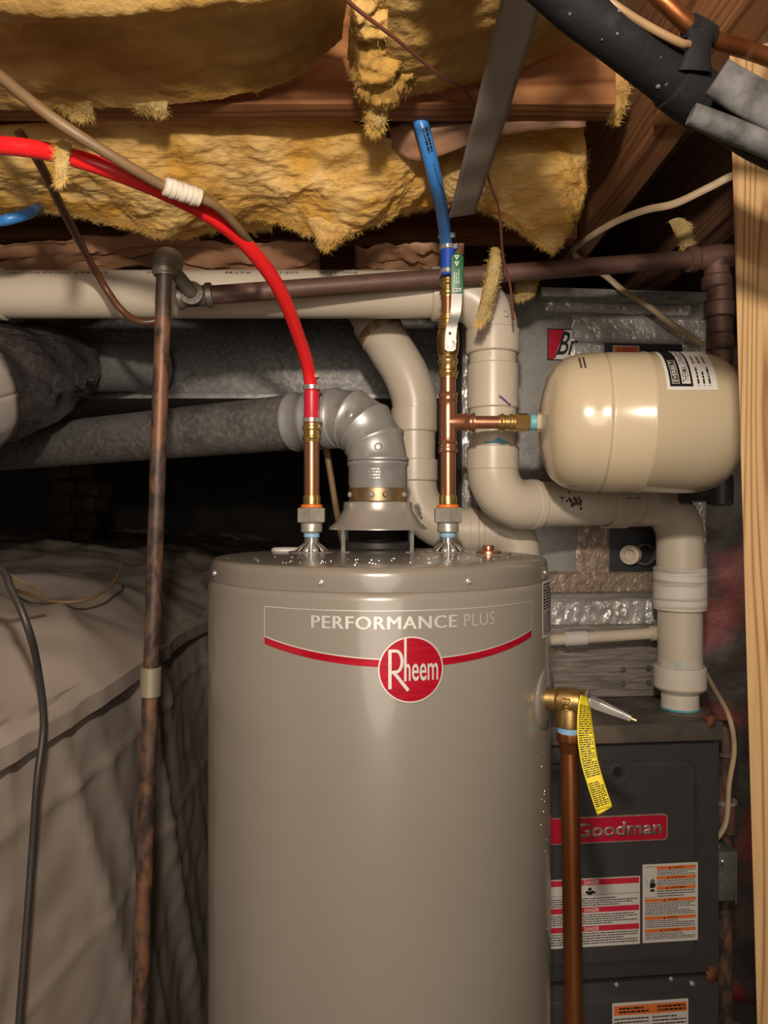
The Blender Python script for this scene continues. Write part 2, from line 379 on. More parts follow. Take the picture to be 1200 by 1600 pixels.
JB = 2.113
def board(name, lo, hi, m, label, cat='joist', group='floor joists overhead'):
    lo, hi = V(lo), V(hi); c = (lo+hi)/2
    o = MB().box(c, hi-lo).build(name, m, bevel=.0025, loc=(c.x, c.y, lo.z)); tag(o, label, cat, group); return o
board('floor_joist', (-2.8, .98, JB), (.309, 1.024, 2.358), G['joist'], 'reddish sawn joist crossing the top of the view above the red hose')
board('floor_joist', (-2.8, 1.46, JB), (.384, 1.504, 2.358), G['joist'], 'shadowed joist right behind the hanging yellow insulation')
board('floor_joist', (-2.8, 1.94, JB), (.384, 1.984, 2.358), G['joist'], 'dark joist above the long cream pipe, behind the kraft paper')
board('floor_joist', (-2.8, 2.42, JB), (.384, 2.464, 2.358), G['joist'], 'farthest dark joist over the grey trunk duct')
b = MB()
BX = .386
y0b, y1b = .58, 3.2
def beam_pts(x): return x
r_ = random.Random(3)
b.grid(lambda i, j: V((BX+.003*fnz((i*9, j*3, 0), 1.2), y0b+(y1b-y0b)*i, JB+.004*fnz((i*30, j*4, 3), 1)+(2.358-JB)*j)), 60, 6)
b.grid(lambda i, j: V((BX+.045, y0b+(y1b-y0b)*i, JB+.004*fnz((i*30, 0, 3), 1)+(2.358-JB)*j)), 60, 6)
b.grid(lambda i, j: V((BX+.045*j, y0b+(y1b-y0b)*i, JB+.004*fnz((i*30, 0, 3), 1))), 60, 2)
tag(b.build('header_beam', G['beam'], loc=(.405, y0b, JB)), 'rough dark beam running away from the camera beside the hanging batt', 'beam')
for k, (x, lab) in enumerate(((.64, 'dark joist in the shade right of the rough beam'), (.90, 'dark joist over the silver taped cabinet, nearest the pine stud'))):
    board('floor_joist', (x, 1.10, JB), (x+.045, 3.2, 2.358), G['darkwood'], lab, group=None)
# chipped block nailed to the beam end
b = MB(); b.box((.412, .985, JB+.022), (.075, .08, .055)); tag(b.build('blocking', G['beam'], bevel=.004, loc=(.412, .985, JB-.006)), 'short chipped block with pale end grain nailed to the rough beam', 'block')
# pine stud
b = MB(); x0, x1 = .4066, .498
xz = lambda z: .0294*(1.98-z)/1.02
vv = []
for z in (0, 2.358):
    d = xz(z); vv += [(x0+d, .86, z), (x1+d, .86, z), (x1+d, .90, z), (x0+d+.021, .90, z)]
b.add(vv, [(0, 1, 2, 3), (4, 7, 6, 5), (0, 4, 5, 1), (1, 5, 6, 2), (2, 6, 7, 3), (3, 7, 4, 0)])
tag(b.build('pine_stud', G['stud'], bevel=.003, loc=(.45, .879, 0)), 'fresh yellow pine stud standing upright at the right edge of the view', 'stud')

# ------------------------------------------------------------------ water heater
TX, TY, TR = -.007, 1.176, .267
ZB, ZL = 1.4705, 1.5004
def cyl(phi_len, z, c=0):
    a = phi_len/TR; r = TR+c; return V((TX+r*math.sin(a), TY-r*math.cos(a), z))
def deg(d): return math.radians(d)*TR
heater = thing('water_heater', (TX, TY, 0), 'tall taupe enamelled water heater tank with red round badge', 'water heater')
MB().lathe([(.20, .02), (TR-.012, .02), (TR, .03), (TR, ZB-.012), (TR-.0015, ZB-.006), (TR-.005, ZB-.0015), (TR-.010, ZB), (.20, ZB)], (TX, TY, 0), (0, 0, 1), 128, close=True).build('tank_body', G['tank'], heater)
MB().lathe([(TR-.0045, ZB-.001), (TR-.0042, ZL-.014), (TR-.005, ZL-.008), (TR-.0075, ZL-.003), (TR-.012, ZL-.0005), (TR-.016, ZL), (.14, ZL+.0005), (.07, ZL+.001), (.0, ZL+.001)], (TX, TY, 0), (0, 0, 1), 128).build('lid', G['lid'], heater)
MB().lathe([(.20, 0), (.20, .02)], (TX, TY, 0), (0, 0, 1), 48).build('base_stand', G['black'], heater)
for px in (331, 499, 735, 856):
    best = min(range(-85, 86), key=lambda d: abs(600+FPX*(TX+TR*math.sin(math.radians(d)))/(TY-TR*math.cos(math.radians(d)))-px))
    a = math.radians(best); n = V((math.sin(a), -math.cos(a), 0)); o = V((TX, TY, ZB+.011))+n*(TR-.0045)
    MB().lathe([(.0042, -.001), (.0042, .0014), (.003, .0026), (.0012, .003), (.0011, .0018), (0, .0018)], o, n, 14).build('screw', G['steel'], heater)
# plate outline, stripe, words, badge
MID, HALF = deg(9), deg(42.5)
def lowz(x): t = (x-MID)/HALF; return CZ-.1835+.0218*t*t
ring = MB(); K = 48
xs = [MID-HALF+2*HALF*k/K for k in range(K+1)]
for i in range(K):
    a, c = xs[i], xs[i+1]
    ring.quad(cyl(a, CZ-.1217, .0006), cyl(c, CZ-.1217, .0006), cyl(c, CZ-.1228, .0006), cyl(a, CZ-.1228, .0006))
    ring.quad(cyl(a, lowz(a)+.0016, .0006), cyl(c, lowz(c)+.0016, .0006), cyl(c, lowz(c), .0006), cyl(a, lowz(a), .0006))
for sx in (-1, 1):
    a = MID+sx*HALF; ring.quad(cyl(a-.0006, CZ-.1217, .0006), cyl(a+.0006, CZ-.1217, .0006), cyl(a+.0006, lowz(a), .0006), cyl(a-.0006, lowz(a), .0006))
tag(ring.build('plate_outline', G['foilword'], heater), 'thin silver outline of the name plate')
st = MB()
for i in range(K):
    a, c = xs[i], xs[i+1]; st.quad(cyl(a, lowz(a), .0006), cyl(c, lowz(c), .0006), cyl(c, lowz(c)-.0088, .0006), cyl(a, lowz(a)-.0088, .0006))
tag(st.build('stripe', G['redfoil'], heater), 'curved red foil stripe')
wd = MB()
for k in range(4): text_on(wd, 'PERFORMANCE', cyl, deg(-18.2)+(k-1.5)*.00045, deg(21.6)+(k-1.5)*.00045, CZ-.1452+.0002*(k%2), CZ-.1292+.0002*(k%2), .0006+.0001*k, spacing=1.10)
tag(wd.build('lettering', G['foilword'], heater), 'bold silver word PERFORMANCE')
wd = MB(); text_on(wd, 'PLUS', cyl, deg(23.9), deg(34.2), CZ-.1452, CZ-.1292, .0007, bold=-.012, spacing=1.08)
tag(wd.build('lettering', G['foilword'], heater), 'thin silver word PLUS')
bx, bz, br = deg(8.75), CZ-.1952, .0412
def disc(mb, r0, r1, c):
    n = 48
    for k in range(n):
        a, a2 = 2*PI*k/n, 2*PI*(k+1)/n
        pts = [(r1*math.cos(a), r1*math.sin(a)), (r1*math.cos(a2), r1*math.sin(a2)), (r0*math.cos(a2), r0*math.sin(a2)), (r0*math.cos(a), r0*math.sin(a))]
        steps = 4 if r0 == 0 else 1
        for q in range(steps):
            f0, f1 = r0+(r1-r0)*q/steps, r0+(r1-r0)*(q+1)/steps
            quad = [(f1*math.cos(a), f1*math.sin(a)), (f1*math.cos(a2), f1*math.sin(a2)), (f0*math.cos(a2), f0*math.sin(a2)), (f0*math.cos(a), f0*math.sin(a))]
            if f0 == 0: quad = quad[:3]
            mb.poly([cyl(bx+x, bz+y, c) for x, y in quad])
    return mb
badge = disc(MB(), 0, br-.0012, .0011).build('badge', G['redfoil'], heater); tag(badge, 'round red foil badge')
disc(MB(), br-.0018, br, .0013).build('badge_rim', G['foilword'], badge)
S_ = 2*br/264.0
def lg(x, y): return (bx+(x-606)*S_, bz-(y-317)*S_)
L_ = MB()
def stroke(pts, wpx): stroke_on(L_, cyl, [lg(*p) for p in pts], wpx*S_, .0015)
stroke([(521, 236), (521, 392)], 13)
bowl = [(515, 242), (540, 241)]+[(545+24*math.sin(a), 283-42*math.cos(a)) for a in [PI*k/10 for k in range(1, 10)]]+[(540, 325), (527, 326)]
stroke(bowl, 12); stroke([(533, 322), (594, 399)], 13)
stroke([(582, 189), (582, 362)], 10)
text_on(L_, 'heem', cyl, lg(577, 0)[0], lg(716, 0)[0], lg(0, 362)[1], lg(0, 262)[1], .0015, bold=.01)
L_.build('badge_lettering', G['foilword'], badge)
# spec sticker on the right flank
sp = Frame((0, 0, 0), (1, 0, 0), (0, -1, 0))
a0, a1 = deg(59.5), deg(72)
sk = rect_on(MB(), cyl, a0, a1, CZ-.179, CZ-.0985, .0006, 8).build('spec_sticker', G['labelwhite'], heater); tag(sk, 'white printed sticker on the right flank')
pr = MB(); words_on(pr, cyl, a0+.004, a1-.004, CZ-.140, CZ-.101, .0012, 9, .65, 3, .005); words_on(pr, cyl, a0+.004, a1-.004, CZ-.176, CZ-.141, .0012, 13, .5, 4, .003)
pr.build('print', G['ink'], sk)
# nipple collars on the lid, plug, anode cap, flue collar
HX, CX, RY = -.1248, .1104, 1.27
def nipple(x):
    n = MB(); n.lathe([(.040, ZL-.001), (.040, ZL+.002), (.030, ZL+.0028), (.0305, ZL-.001)], (x, RY, 0), (0, 0, 1), 40).build('nipple_collar', G['lid'], heater)
    n = MB(); n.lathe([(.0125, ZL), (.0125, ZL+.040), (.0140, ZL+.043), (.0140, ZL+.045)], (x, RY, 0), (0, 0, 1), 32)
    o = n.build('nipple', G['zinc'], heater)
    f = MB()
    for k in range(10):
        a = 2*PI*k/10; d = V((math.cos(a), math.sin(a), 0)); t = V((-d.y, d.x, 0))
        q = V((x, RY, ZL)); p0 = q+d*.0128+V((0, 0, .016)); p1 = q+d*.028+V((0, 0, .003))
        f.quad(p0-t*.0028, p0+t*.0028, p1+t*.006, p1-t*.006)
    f.build('nipple_flare', G['nickel'], o, solid=.001)
    MB().sleeve((x, RY, 0), (0, 0, 1), ZL+.026, ZL+.034, .0124, .0138, .001, 28).build('thread_seal', G['bluetape'], o)
nipple(HX); nipple(CX)
q = P(437, 859, 1.25); MB().lathe([(.026, 0), (.026, .003), (.022, .0055), (0, .006)], (q.x, 1.33, ZL), (0, 0, 1), 32).build('lid_plug', G['white'], heater)
q = P(763, 866, 1.22); qa = V((q.x, 1.22, ZL))
cap = MB().lathe([(.020, 0), (.021, .0015), (.0205, .005), (.012, .007), (.0095, .0075), (.0095, .013), (.0085, .0145), (0, .0145)], qa, (0, 0, 1), 32).build('anode_cap', G['copper'], heater)
MB().lathe([(.038, -.001), (.038, .0014), (.02, .0018), (.02, -.001)], qa, (0, 0, 1), 32).build('cap_seat', G['lid'], heater)
FX, FY = -.0108, 1.29
MB().lathe([(.066, ZL), (.066, ZL+.004), (.060, ZL+.008), (.060, ZL+.017), (.052, ZL+.019), (.05, ZL+.002), (.0, ZL+.002)], (FX, FY, 0), (0, 0, 1), 48).build('flue_collar', G['black'], heater)
# drops of solder, water beads and crumbs on the lid
cr = MB(); rr_ = random.Random(5)
for k in range(70):
    a = rr_.uniform(-1.35, 1.35); rad = rr_.uniform(.10, .245); s = rr_.uniform(.0004, .0012)
    cr.lathe([(s, 0), (s*.8, s*.7), (0, s)], (TX+rad*math.sin(a), TY-rad*math.cos(a)*.9, ZL+.0006), (0, 0, 1), 6)
for k in range(60):
    a = rr_.uniform(1.02, 1.5); z = rr_.uniform(.9, 1.33); s = rr_.uniform(.0003, .0007); n = V((math.sin(a), -math.cos(a), 0))
    cr.lathe([(s, 0), (s*.8, s*.6), (0, s*.8)], V((TX, TY, z))+n*TR, n, 6)
o = cr.build('water_beads', G['steel'], heater); o['kind'] = 'stuff'

# ------------------------------------------------------------------ draft hood and flue
hood = thing('draft_hood', (FX, FY, ZL), 'silver draft hood on four legs above the heater lid', 'draft hood')
MB().lathe([(.047, .0875), (.0585, .0870), (.0600, .0855), (.0605, .074), (.064, .068), (.074, .052), (.0865, .0415), (.0865, .0395), (.072, .050), (.062, .064), (.047, .070)], (FX, FY, ZL), (0, 0, 1), 64).build('hood_skirt', G['hood'], hood)
for sx in (-1, 1):
    for sy in (-1, 1):
        a = V((sx*.78, sy*.62, 0)).normalized(); t = V((-a.y, a.x, 0)); o = V((FX, FY, ZL+.001))
        m = MB(); m.box(o+a*.074+V((0, 0, .0235)), (.0016, .0095, .046), (a, t, V((0, 0, 1)))); m.box(o+a*.070+V((0, 0, .0008)), (.012, .0105, .0016), (a, t, V((0, 0, 1))))
        m.build('leg', G['steel'], hood)
band = MB().sleeve((FX, FY, ZL), (0, 0, 1), .0872, .112, .047, .0508, .0015, 64).build('hood_band', G['flueband'], hood)
for d in (-70, -10, 14, 62):
    a = math.radians(d); n = V((math.sin(a), -math.cos(a), 0))
    MB().lathe([(.0048, 0), (.0046, .003), (.003, .0045), (0, .0045)], V((FX, FY, ZL+.0995))+n*.0505, n, 8).build('screw', G['steel'] if d != 14 else G['flueband'], band)
dH = V((-.87, .49, -.015)).normalized()
elb = thing('flue_elbow', (FX, FY, ZL+.112), 'adjustable galvanised flue elbow turning left above the draft hood', 'flue elbow')
zb, zt = ZL+.110, 1.655
m = MB(); m.lathe([(.0500, zb), (.0500, zb+.004), (.0515, zb+.008), (.0515, zt-.006), (.0540, zt-.003), (.0540, zt+.001), (.0515, zt+.004)], (FX, FY, 0), (0, 0, 1), 56, close=False)
m.build('collar', G['flue'], elb)
R_ = .082; knots = arc((FX, FY, zt+.004), (0, 0, 1), dH, R_, 4)
KD = [(knots[i+1]-knots[i]).normalized() for i in range(4)]
KN = [V((0, 0, 1))]+[(KD[i-1]+KD[i]).normalized() for i in (1, 2, 3)]+[dH]
for i in range(4):
    a, c = knots[i], knots[i+1]; d = KD[i]
    g = MB(); u0, v0, _ = basis(V((0, 1, .3)).cross(d).cross(d)); sideu = V((0, 1, 0)); sideu = (sideu-d*sideu.dot(d)).normalized(); sidev = d.cross(sideu)
    rings = []
    for f, ex_ in ((0, .0022), (.05, .003), (.11, .0022), (.15, .0002), (.5, 0), (.87, -.0002), (.93, .0015), (1, .0022)):
        nn = KN[i].lerp(KN[i+1], f).normalized(); cc = a.lerp(c, f); rg_ = []
        for k in range(56):
            q = 2*PI*k/56; p = (sideu*math.cos(q)+sidev*math.sin(q))*(.0515+ex_); p = p-d*(p.dot(nn)/d.dot(nn)); rg_.append(cc+p)
        rings.append(rg_)
    vv = [x for r in rings for x in r]; n_ = 56
    g.add(vv, [(q*n_+k, q*n_+(k+1) % n_, (q+1)*n_+(k+1) % n_, (q+1)*n_+k) for q in range(len(rings)-1) for k in range(n_)])
    gore = g.build('gore', G['flue'], elb, sharp=50)
    if i in (0, 2):
        mid = (a+c)/2; side = V((0, -1, 0)) if i else V((.1, -1, 0))
        side = (side-d.normalized()*side.dot(d.normalized())).normalized()
        MB().lathe([(.0085, -.001), (.006, .0008), (.003, .0012), (.0018, .0012), (.0016, .0022), (0, .0024)], mid+side*.0512, side, 14).build('rivet', G['flue'], gore)
E = knots[-1]
m = MB()
for t in (.004, .010, .016, .022): m.sleeve(E, dH, t-.0025, t+.0025, .050, .0542, .0015, 56)
m.sleeve(E, dH, .0, .026, .049, .0525, .001, 56); m.build('crimped_ring', G['flue'], elb)
flue = thing('flue_pipe', E+dH*.026, 'long dull galvanised flue pipe running left behind the rusty gas pipe', 'flue pipe')
Lf = 1.05
MB().lathe([(.046, .0), (.0525, .0), (.0525, .02), (.0555, .024), (.0555, .032), (.0525, .036), (.0525, .060), (.0555, .064), (.0555, .069), (.0525, .072)], E+dH*.026, dH, 56, close=False).build('crimped_collar', G['flue'], flue)
MB().lathe([(.0518, .07), (.0518, Lf)], E+dH*.026, dH, 56).build('pipe', G['duct'], flue)

# embossed marks on the elbow collar
m = MB()
def colf(a, b, c): q = a/.0515; r = .0515+c; return V((FX+r*math.sin(q), FY-r*math.cos(q), b))
words_on(m, colf, -.042, .004, zt-.030, zt-.010, .0005, 4, .5, 9, .003); m.build('stamp', G['flue'], elb)

# ------------------------------------------------------------------ copper risers
def Zp(py, Y=RY): return CZ+(800-py)/FPX*Y
def hexnut(mb, x, y, z0, z1, r): return mb.lathe([(r*.86, z0), (r, z0+.002), (r, z1-.002), (r*.86, z1)], (x, y, 0), (0, 0, 1), 6, a0=PI/6)
def union(root, x, bead):
    hexnut(MB(), x, RY, Zp(817), Zp(793), .0262).build('union_nut', G['nickel'], root, sharp=25)
    k = MB(); k.lathe([(.0165, Zp(832)), (.0185, Zp(830)), (.0185, Zp(819)), (.0175, Zp(817))], (x, RY, 0), (0, 0, 1), 36); k.build('knurled_ring', G['nickel'], root)
    MB().sleeve((x, RY, 0), (0, 0, 1), Zp(793), Zp(788.5), .013, .0185, .0008, 36).build('gasket_ring', G['orange'], root)
    MB().lathe([(.0135, Zp(789)), (.0152, Zp(788)), (.0152, Zp(777)), (.0142, Zp(774))], (x, RY, 0), (0, 0, 1), 36).build('ferrule', G['brass'], root)
def press(mb, o, ax, t0, t1, r):
    """press fitting: sleeve with two raised beads"""
    L = t1-t0
    return mb.lathe([(r-.002, t0), (r+.001, t0), (r+.001, t0+L*.12), (r+.0032, t0+L*.2), (r+.0032, t0+L*.3), (r+.0005, t0+L*.38), (r+.0005, t0+L*.62), (r+.0028, t0+L*.7), (r+.0028, t0+L*.82), (r+.001, t0+L*.88), (r+.001, t1), (r-.002, t1)], o, ax, 36, close=False)
up = (0, 0, 1)
hot = thing('hot_water_riser', (HX, RY, Zp(832)), 'short copper riser with brass ends on the left of the heater lid', 'pipe')
union(hot, HX, 0)
MB().lathe([(.0133, Zp(776)), (.0133, Zp(688))], (HX, RY, 0), up, 36).build('copper_pipe', G['copper'], hot)
press(MB(), (HX, RY, 0), up, Zp(692), Zp(662), .0136).build('press_coupling', G['brass'], hot)

cold = thing('cold_water_riser', (CX, RY, Zp(832)), 'copper riser with side tee on the right of the heater lid', 'pipe')
union(cold, CX, 0)
MB().lathe([(.0133, Zp(776)), (.0133, Zp(700))], (CX, RY, 0), up, 36).build('copper_pipe', G['copper'], cold)
zc = Zp(660)
t = MB(); t.lathe([(.013, Zp(708)), (.0155, Zp(707)), (.0168, Zp(704)), (.0155, Zp(700)), (.0148, Zp(697)), (.0148, Zp(694)), (.0166, Zp(692)), (.0148, Zp(689)), (.0150, Zp(680)), (.0150, Zp(638)), (.0148, Zp(631)), (.0166, Zp(628)), (.0148, Zp(625)), (.0155, Zp(620)), (.0168, Zp(617)), (.0155, Zp(614)), (.013, Zp(613))], (CX, RY, 0), up, 36)
t.lathe([(.0150, 0), (.0148, .026), (.0142, .028), (.0165, .031), (.0142, .034), (.0142, .040), (.0165, .043), (.0165, .046), (.013, .047)], (CX, RY, zc), (1, 0, 0), 36)
t.build('tee', G['copper'], cold)
MB().lathe([(.0133, Zp(616)), (.0133, Zp(580))], (CX, RY, 0), up, 36).build('copper_pipe', G['copper'], cold)
MB().lathe([(.0115, .045), (.0115, .093)], (CX, RY, zc), (1, 0, 0), 36).build('branch_pipe', G['copper'], cold)
xr = (778-600)/FPX*RY-CX; xr2 = (829-600)/FPX*RY-CX
press(MB(), (CX, RY, zc), (1, 0, 0), xr, xr+(xr2-xr)*.52, .0125).build('press_coupling', G['brass'], cold)
MB().lathe([(.012, xr+(xr2-xr)*.5), (.0158, xr+(xr2-xr)*.53), (.0158, xr+(xr2-xr)*.9), (.012, xr2)], (CX, RY, zc), (1, 0, 0), 8).build('hex_adapter', G['brass'], cold, sharp=25)
MB().lathe([(.0125, xr2-.002), (.0135, xr2), (.0135, xr2+.009)], (CX, RY, zc), (1, 0, 0), 32).build('thread_tape', G['teal'], cold)

valve = thing('ball_valve', (CX, RY, Zp(590)), 'brass ball valve with a green lever on the cold riser', 'valve')
o3 = (CX, RY, 0)
press(MB(), o3, up, Zp(592), Zp(556), .0142).build('press_end', G['brass'], valve)
MB().lathe([(.012, Zp(557)), (.0165, Zp(555)), (.0180, Zp(548)), (.0190, Zp(540)), (.0190, Zp(526)), (.0175, Zp(517)), (.0150, Zp(514)), (.012, Zp(513))], o3, up, 36).build('valve_body', G['bronze'], valve)
press(MB(), o3, up, Zp(515), Zp(494), .0142).build('press_end', G['brass'], valve)
MB().lathe([(.0118, Zp(497)), (.0118, Zp(460))], o3, up, 32).build('copper_pipe', G['copper'], valve)
press(MB(), o3, up, Zp(466), Zp(436), .0118).build('press_coupling', G['brass'], valve)
hy = RY-.030
MB().lathe([(.0085, 0), (.0085, .012)], (P(706, 537, hy).x, RY-.012, Zp(537)), (0, -1, 0), 20).build('stem', G['brass'], valve)
hn = MB(); q = V((P(706, 537, hy).x, hy+.002, P(706, 537, hy).z))
hn.lathe([(.0080, -.002), (.0080, .0025), (.0045, .003), (.0045, .008), (0, .0085)], q, (0, -1, 0), 6); hn.build('handle_nut', G['steel'], valve, sharp=25)
path = smooth([P(703.5, 549, hy), P(704, 530, hy), P(706, 510, hy-.002), P(711, 492, hy-.010), P(713, 475, hy-.012), P(714, 440, hy-.012), P(714, 400, hy-.012)], 6)
hd = MB()
for sgn in (0,):
    ring_ = []
    for i, p in enumerate(path):
        f = i/(len(path)-1); hw = .0092 if f < .35 else .0088
        if i == 0: hw *= .5
        ring_.append([p+V((-hw, -.001, 0)), p+V((hw, -.001, 0)), p+V((hw, .001, 0)), p+V((-hw, .001, 0))])
    vv = [x for r in ring_ for x in r]; ff = []
    for i in range(len(ring_)-1):
        for k in range(4): ff.append((i*4+k, i*4+(k+1) % 4, (i+1)*4+(k+1) % 4, (i+1)*4+k))
    ff += [(0, 1, 2, 3), tuple(len(vv)-4+k for k in range(4))]
    hd.add(vv, ff)
lever = hd.build('lever', G['leverm'], valve, sharp=30)
MB().lathe([(.0026, 0), (.0026, .0012), (0, .0012)], P(703, 521, hy-.0015), (0, -1, 0), 12).build('lever_hole', G['ink'], lever)
gy = hy-.012; q0, q1 = P(714, 459, gy), P(714, 396, gy)
gs = MB(); cxg = q0.x; hw = .0102; hz0, hz1 = q0.z, q1.z; out = [(-hw, hz0), (hw, hz0)]
for k in range(9):
    a = PI*k/8; out.append((hw*math.cos(a), hz1-hw*.9+hw*.9*math.sin(a)))
n = len(out); vv = [V((cxg+x, gy-.004, z)) for x, z in out]+[V((cxg+x, gy+.004, z)) for x, z in out]
gs.add(vv, [tuple(range(n)), tuple(range(2*n-1, n-1, -1))]+[(i, n+i, n+(i+1) % n, (i+1) % n) for i in range(n)])
grip = gs.build('grip', G['green'], lever, bevel=.0012); tag(grip, 'green vinyl lever grip with white print')
gf = lambda a, b, c: V((cxg+a, gy-.004-c, hz0+b))
pw = MB()
for b0 in (.055, .0445): pw.poly([gf(-.005, b0+.008, .0002), gf(.0035, b0+.008, .0002), gf(-.0008, b0, .0002)])
for x in (-.0058, -.0022, .0014): words_on(pw, lambda a, b, c, x=x: gf(x+b, a, c), .016, .040, 0, .0022, .0002, 1, .55, int(x*9999), .0022)
rect_on(pw, gf, -.0065, .0065, .003, .008, .0002); pw.build('grip_print', G['white'], valve)
pw = MB(); words_on(pw, gf, -.0055, .0055, .0042, .0072, .0004, 1, .8, 2, .0011)
for b0 in (.0572, .0467): pw.poly([gf(-.0022, b0+.0045, .0004), gf(.001, b0+.0045, .0004), gf(-.0007, b0+.0015, .0004)])
pw.build('grip_print', G['ink'], valve)

# ------------------------------------------------------------------ PEX hoses
def clamp(root, o, ax, t, r, wd=.005, ear=(1, -.6, 0)):
    c = MB().sleeve(o, ax, t-wd/2, t+wd/2, r-.002, r+.0014, .0004, 32)
    u, v, a = basis(ax); e = V(ear); e = (e-a*e.dot(a)).normalized(); s = a.cross(e)
    c.box(V(o)+a*t+e*(r+.0025), (.006, .0075, wd*1.15), (e, s, a))
    return c.build('clamp', G['steel'], root)
red = thing('red_hose', P(486, 662, RY), 'bright red pipe arching from the left edge down to the copper riser', 'hose')
rp = [P(-620, 236, 1.0), P(-250, 222, .94), P(-30, 226, .90), P(60, 234, .90), P(140, 254, .90), P(200, 276, .915), P(262, 302, .94), P(330, 338, .98), P(390, 388, 1.04), P(438, 455, 1.12), P(468, 530, 1.21), P(481.5, 575, 1.255), V((HX, RY, Zp(612)))]
MB().tube(rp, .0108, 20, 10).build('tube', G['redpex'], red)
oh = (HX, RY, 0)
MB().lathe([(.0108, Zp(613)), (.0132, Zp(612)), (.0132, Zp(655)), (.0108, Zp(663))][::-1], oh, up, 32).build('sleeve', G['redsleeve'], red)
clamp(red, oh, up, Zp(588), .0118, .006); clamp(red, oh, up, Zp(606), .0140, .0075); clamp(red, oh, up, Zp(657), .0138, .0075)
blue = thing('blue_hose', P(697, 425, RY), 'blue pipe dropping from the joists into the ball valve', 'hose')
bp = [P(640, 130, 1.06), P(655, 182, 1.03), P(668, 230, 1.045), P(681, 285, 1.09), P(691, 335, 1.19), P(696.5, 375, 1.262), V((CX-.0015, RY, Zp(398)))]
MB().tube(bp, .0106, 20, 10).build('tube', G['bluepex'], blue)
MB().lathe([(.0108, Zp(432)), (.0128, Zp(430)), (.0128, Zp(389)), (.0108, Zp(388))], o3, up, 32).build('sleeve', G['bluesleeve'], blue)
clamp(blue, P(695.9, 369, 1.258), (.05, .22, -1), 0, .0114, .0065); clamp(blue, o3, up, Zp(388), .0138, .0075); clamp(blue, o3, up, Zp(425), .0132, .0075)
# dark print on the blue pipe
pr = MB(); bs = smooth(bp, 10)
def blf(a, b, c):
    f = max(0, min(len(bs)-1.001, a)); i = int(f); p = bs[i].lerp(bs[i+1], f-i); T = (bs[i+1]-bs[i]).normalized()
    side = T.cross(V((0, -1, 0))).normalized(); nn = side.cross(T); nn = nn if nn.y < 0 else -nn
    q = b/.0106; return p+side*(math.sin(q)*(.0106+c))+nn*(math.cos(q)*(.0106+c))
words_on(pr, blf, 14, 21, -.0045, .0045, .0003, 2, .7, 2, .55); words_on(pr, blf, 24, 46, -.001, .001, .0003, 1, .6, 3, .5)
pr.build('print', G['ink'], blue)
tag(MB().tube([P(-520, 330, 1.0), P(-220, 342, 1.06), P(-20, 345, 1.1), P(15, 342, 1.1), P(45, 333, 1.12), P(60, 325, 1.16)], .008, 14).build('blue_hose', G['bluepex'], loc=P(15, 342, 1.1)), 'stub of blue pipe at the left edge under the insulation', 'hose')

# ------------------------------------------------------------------ expansion tank
EA = V((1, -.085, -.018)).normalized(); EO = V((CX+xr2+.004, RY, zc)); ER = .1185
ex = thing('expansion_tank', EO, 'almond coloured expansion tank lying sideways off the copper tee', 'tank')
prof = [(.0, .012), (.030, .0125), (.052, .016), (.078, .023), (.097, .034), (.109, .050), (.1150, .068), (.1175, .088), (.1178, .103), (.1192, .106), (.1192, .109), (.1160, .1115), (.1158, .1145), (.1185, .118), (.1185, .172), (.1196, .174), (.1200, .177), (.1196, .180), (.1186, .182), (.1185, .250), (.1178, .266), (.1150, .284), (.109, .302), (.097, .317), (.078, .328), (.045, .334), (0, .336)]
MB().lathe(prof, EO, EA, 96).build('shell', G['expt'], ex, sharp=60)
MB().lathe([(.0125, .006), (.0165, .006), (.0165, .020)], EO, EA, 8).build('nozzle', G['expt'], ex, sharp=25)
eu, ev, _ = basis(EA)
def expf(a, b, c, k=1):
    """a: arc length up from the camera-facing line, b: along the axis"""
    q = a/ER; n = V((0, -1, 0)); n = (n-EA*n.dot(EA)).normalized(); s = V((0, 0, 1)); s = (s-EA*s.dot(EA)-n*s.dot(n)).normalized()
    return EO+EA*b+(n*math.cos(q)+s*math.sin(q))*(ER+c)
la0, la1, lb0, lb1 = .0385, .185, .192, .268
lab = rect_on(MB(), expf, la0, la1, lb0, lb1, .0006, 24).build('tank_label', G['white'], ex); tag(lab, 'white and black printed label wrapped over the tank')
bk = MB(); rect_on(bk, expf, la0+.006, la1, lb0+.005, lb0+.040, .0009, 24); bk.build('label_ground', G['ink'], lab)
tx = lambda a, b, c: expf(a, b, c)
wt = MB(); rect_on(wt, expf, la0+.011, la1-.02, lb0+.0235, lb0+.0365, .0012, 20)
bx0, bx1 = lb0+.0085, lb0+.0195
text_on(wt, 'EVERBILT', lambda a, b, c: expf(a, -b, c), la0+.0145, la0+.060, -(bx1-.0022), -(bx0+.0022), .0012, bold=.012)
for x in (bx0, bx1-.0008): rect_on(wt, expf, la0+.011, la0+.064, x, x+.0008, .0012, 10)
for x in (la0+.011, la0+.0632): rect_on(wt, expf, x, x+.0008, bx0, bx1, .0012)
wt.build('label_print', G['white'], lab)
tk = MB(); text_on(tk, 'THERMAL EXPANSION TANK', lambda a, b, c: expf(a, -b, c), la0+.0135, la0+.121, -(lb0+.0350), -(lb0+.0250), .0015, bold=.004)
for k in range(3):
    x = lb0+.046+.0085*k
    rect_on(tk, expf, la0+.007, la0+.0085, x+.001, x+.0028, .0012)
    words_on(tk, lambda a, b, c: expf(a, -b, c), la0+.011, la0+.046, -(x+.004), -x, .0012, 1, .7, k, .0035)
    words_on(tk, lambda a, b, c: expf(a, -b, c), la0+.055, la0+.080, -(x+.004), -x, .0012, 1, .5, k+5, .003)
tk.build('label_print', G['ink'], lab)
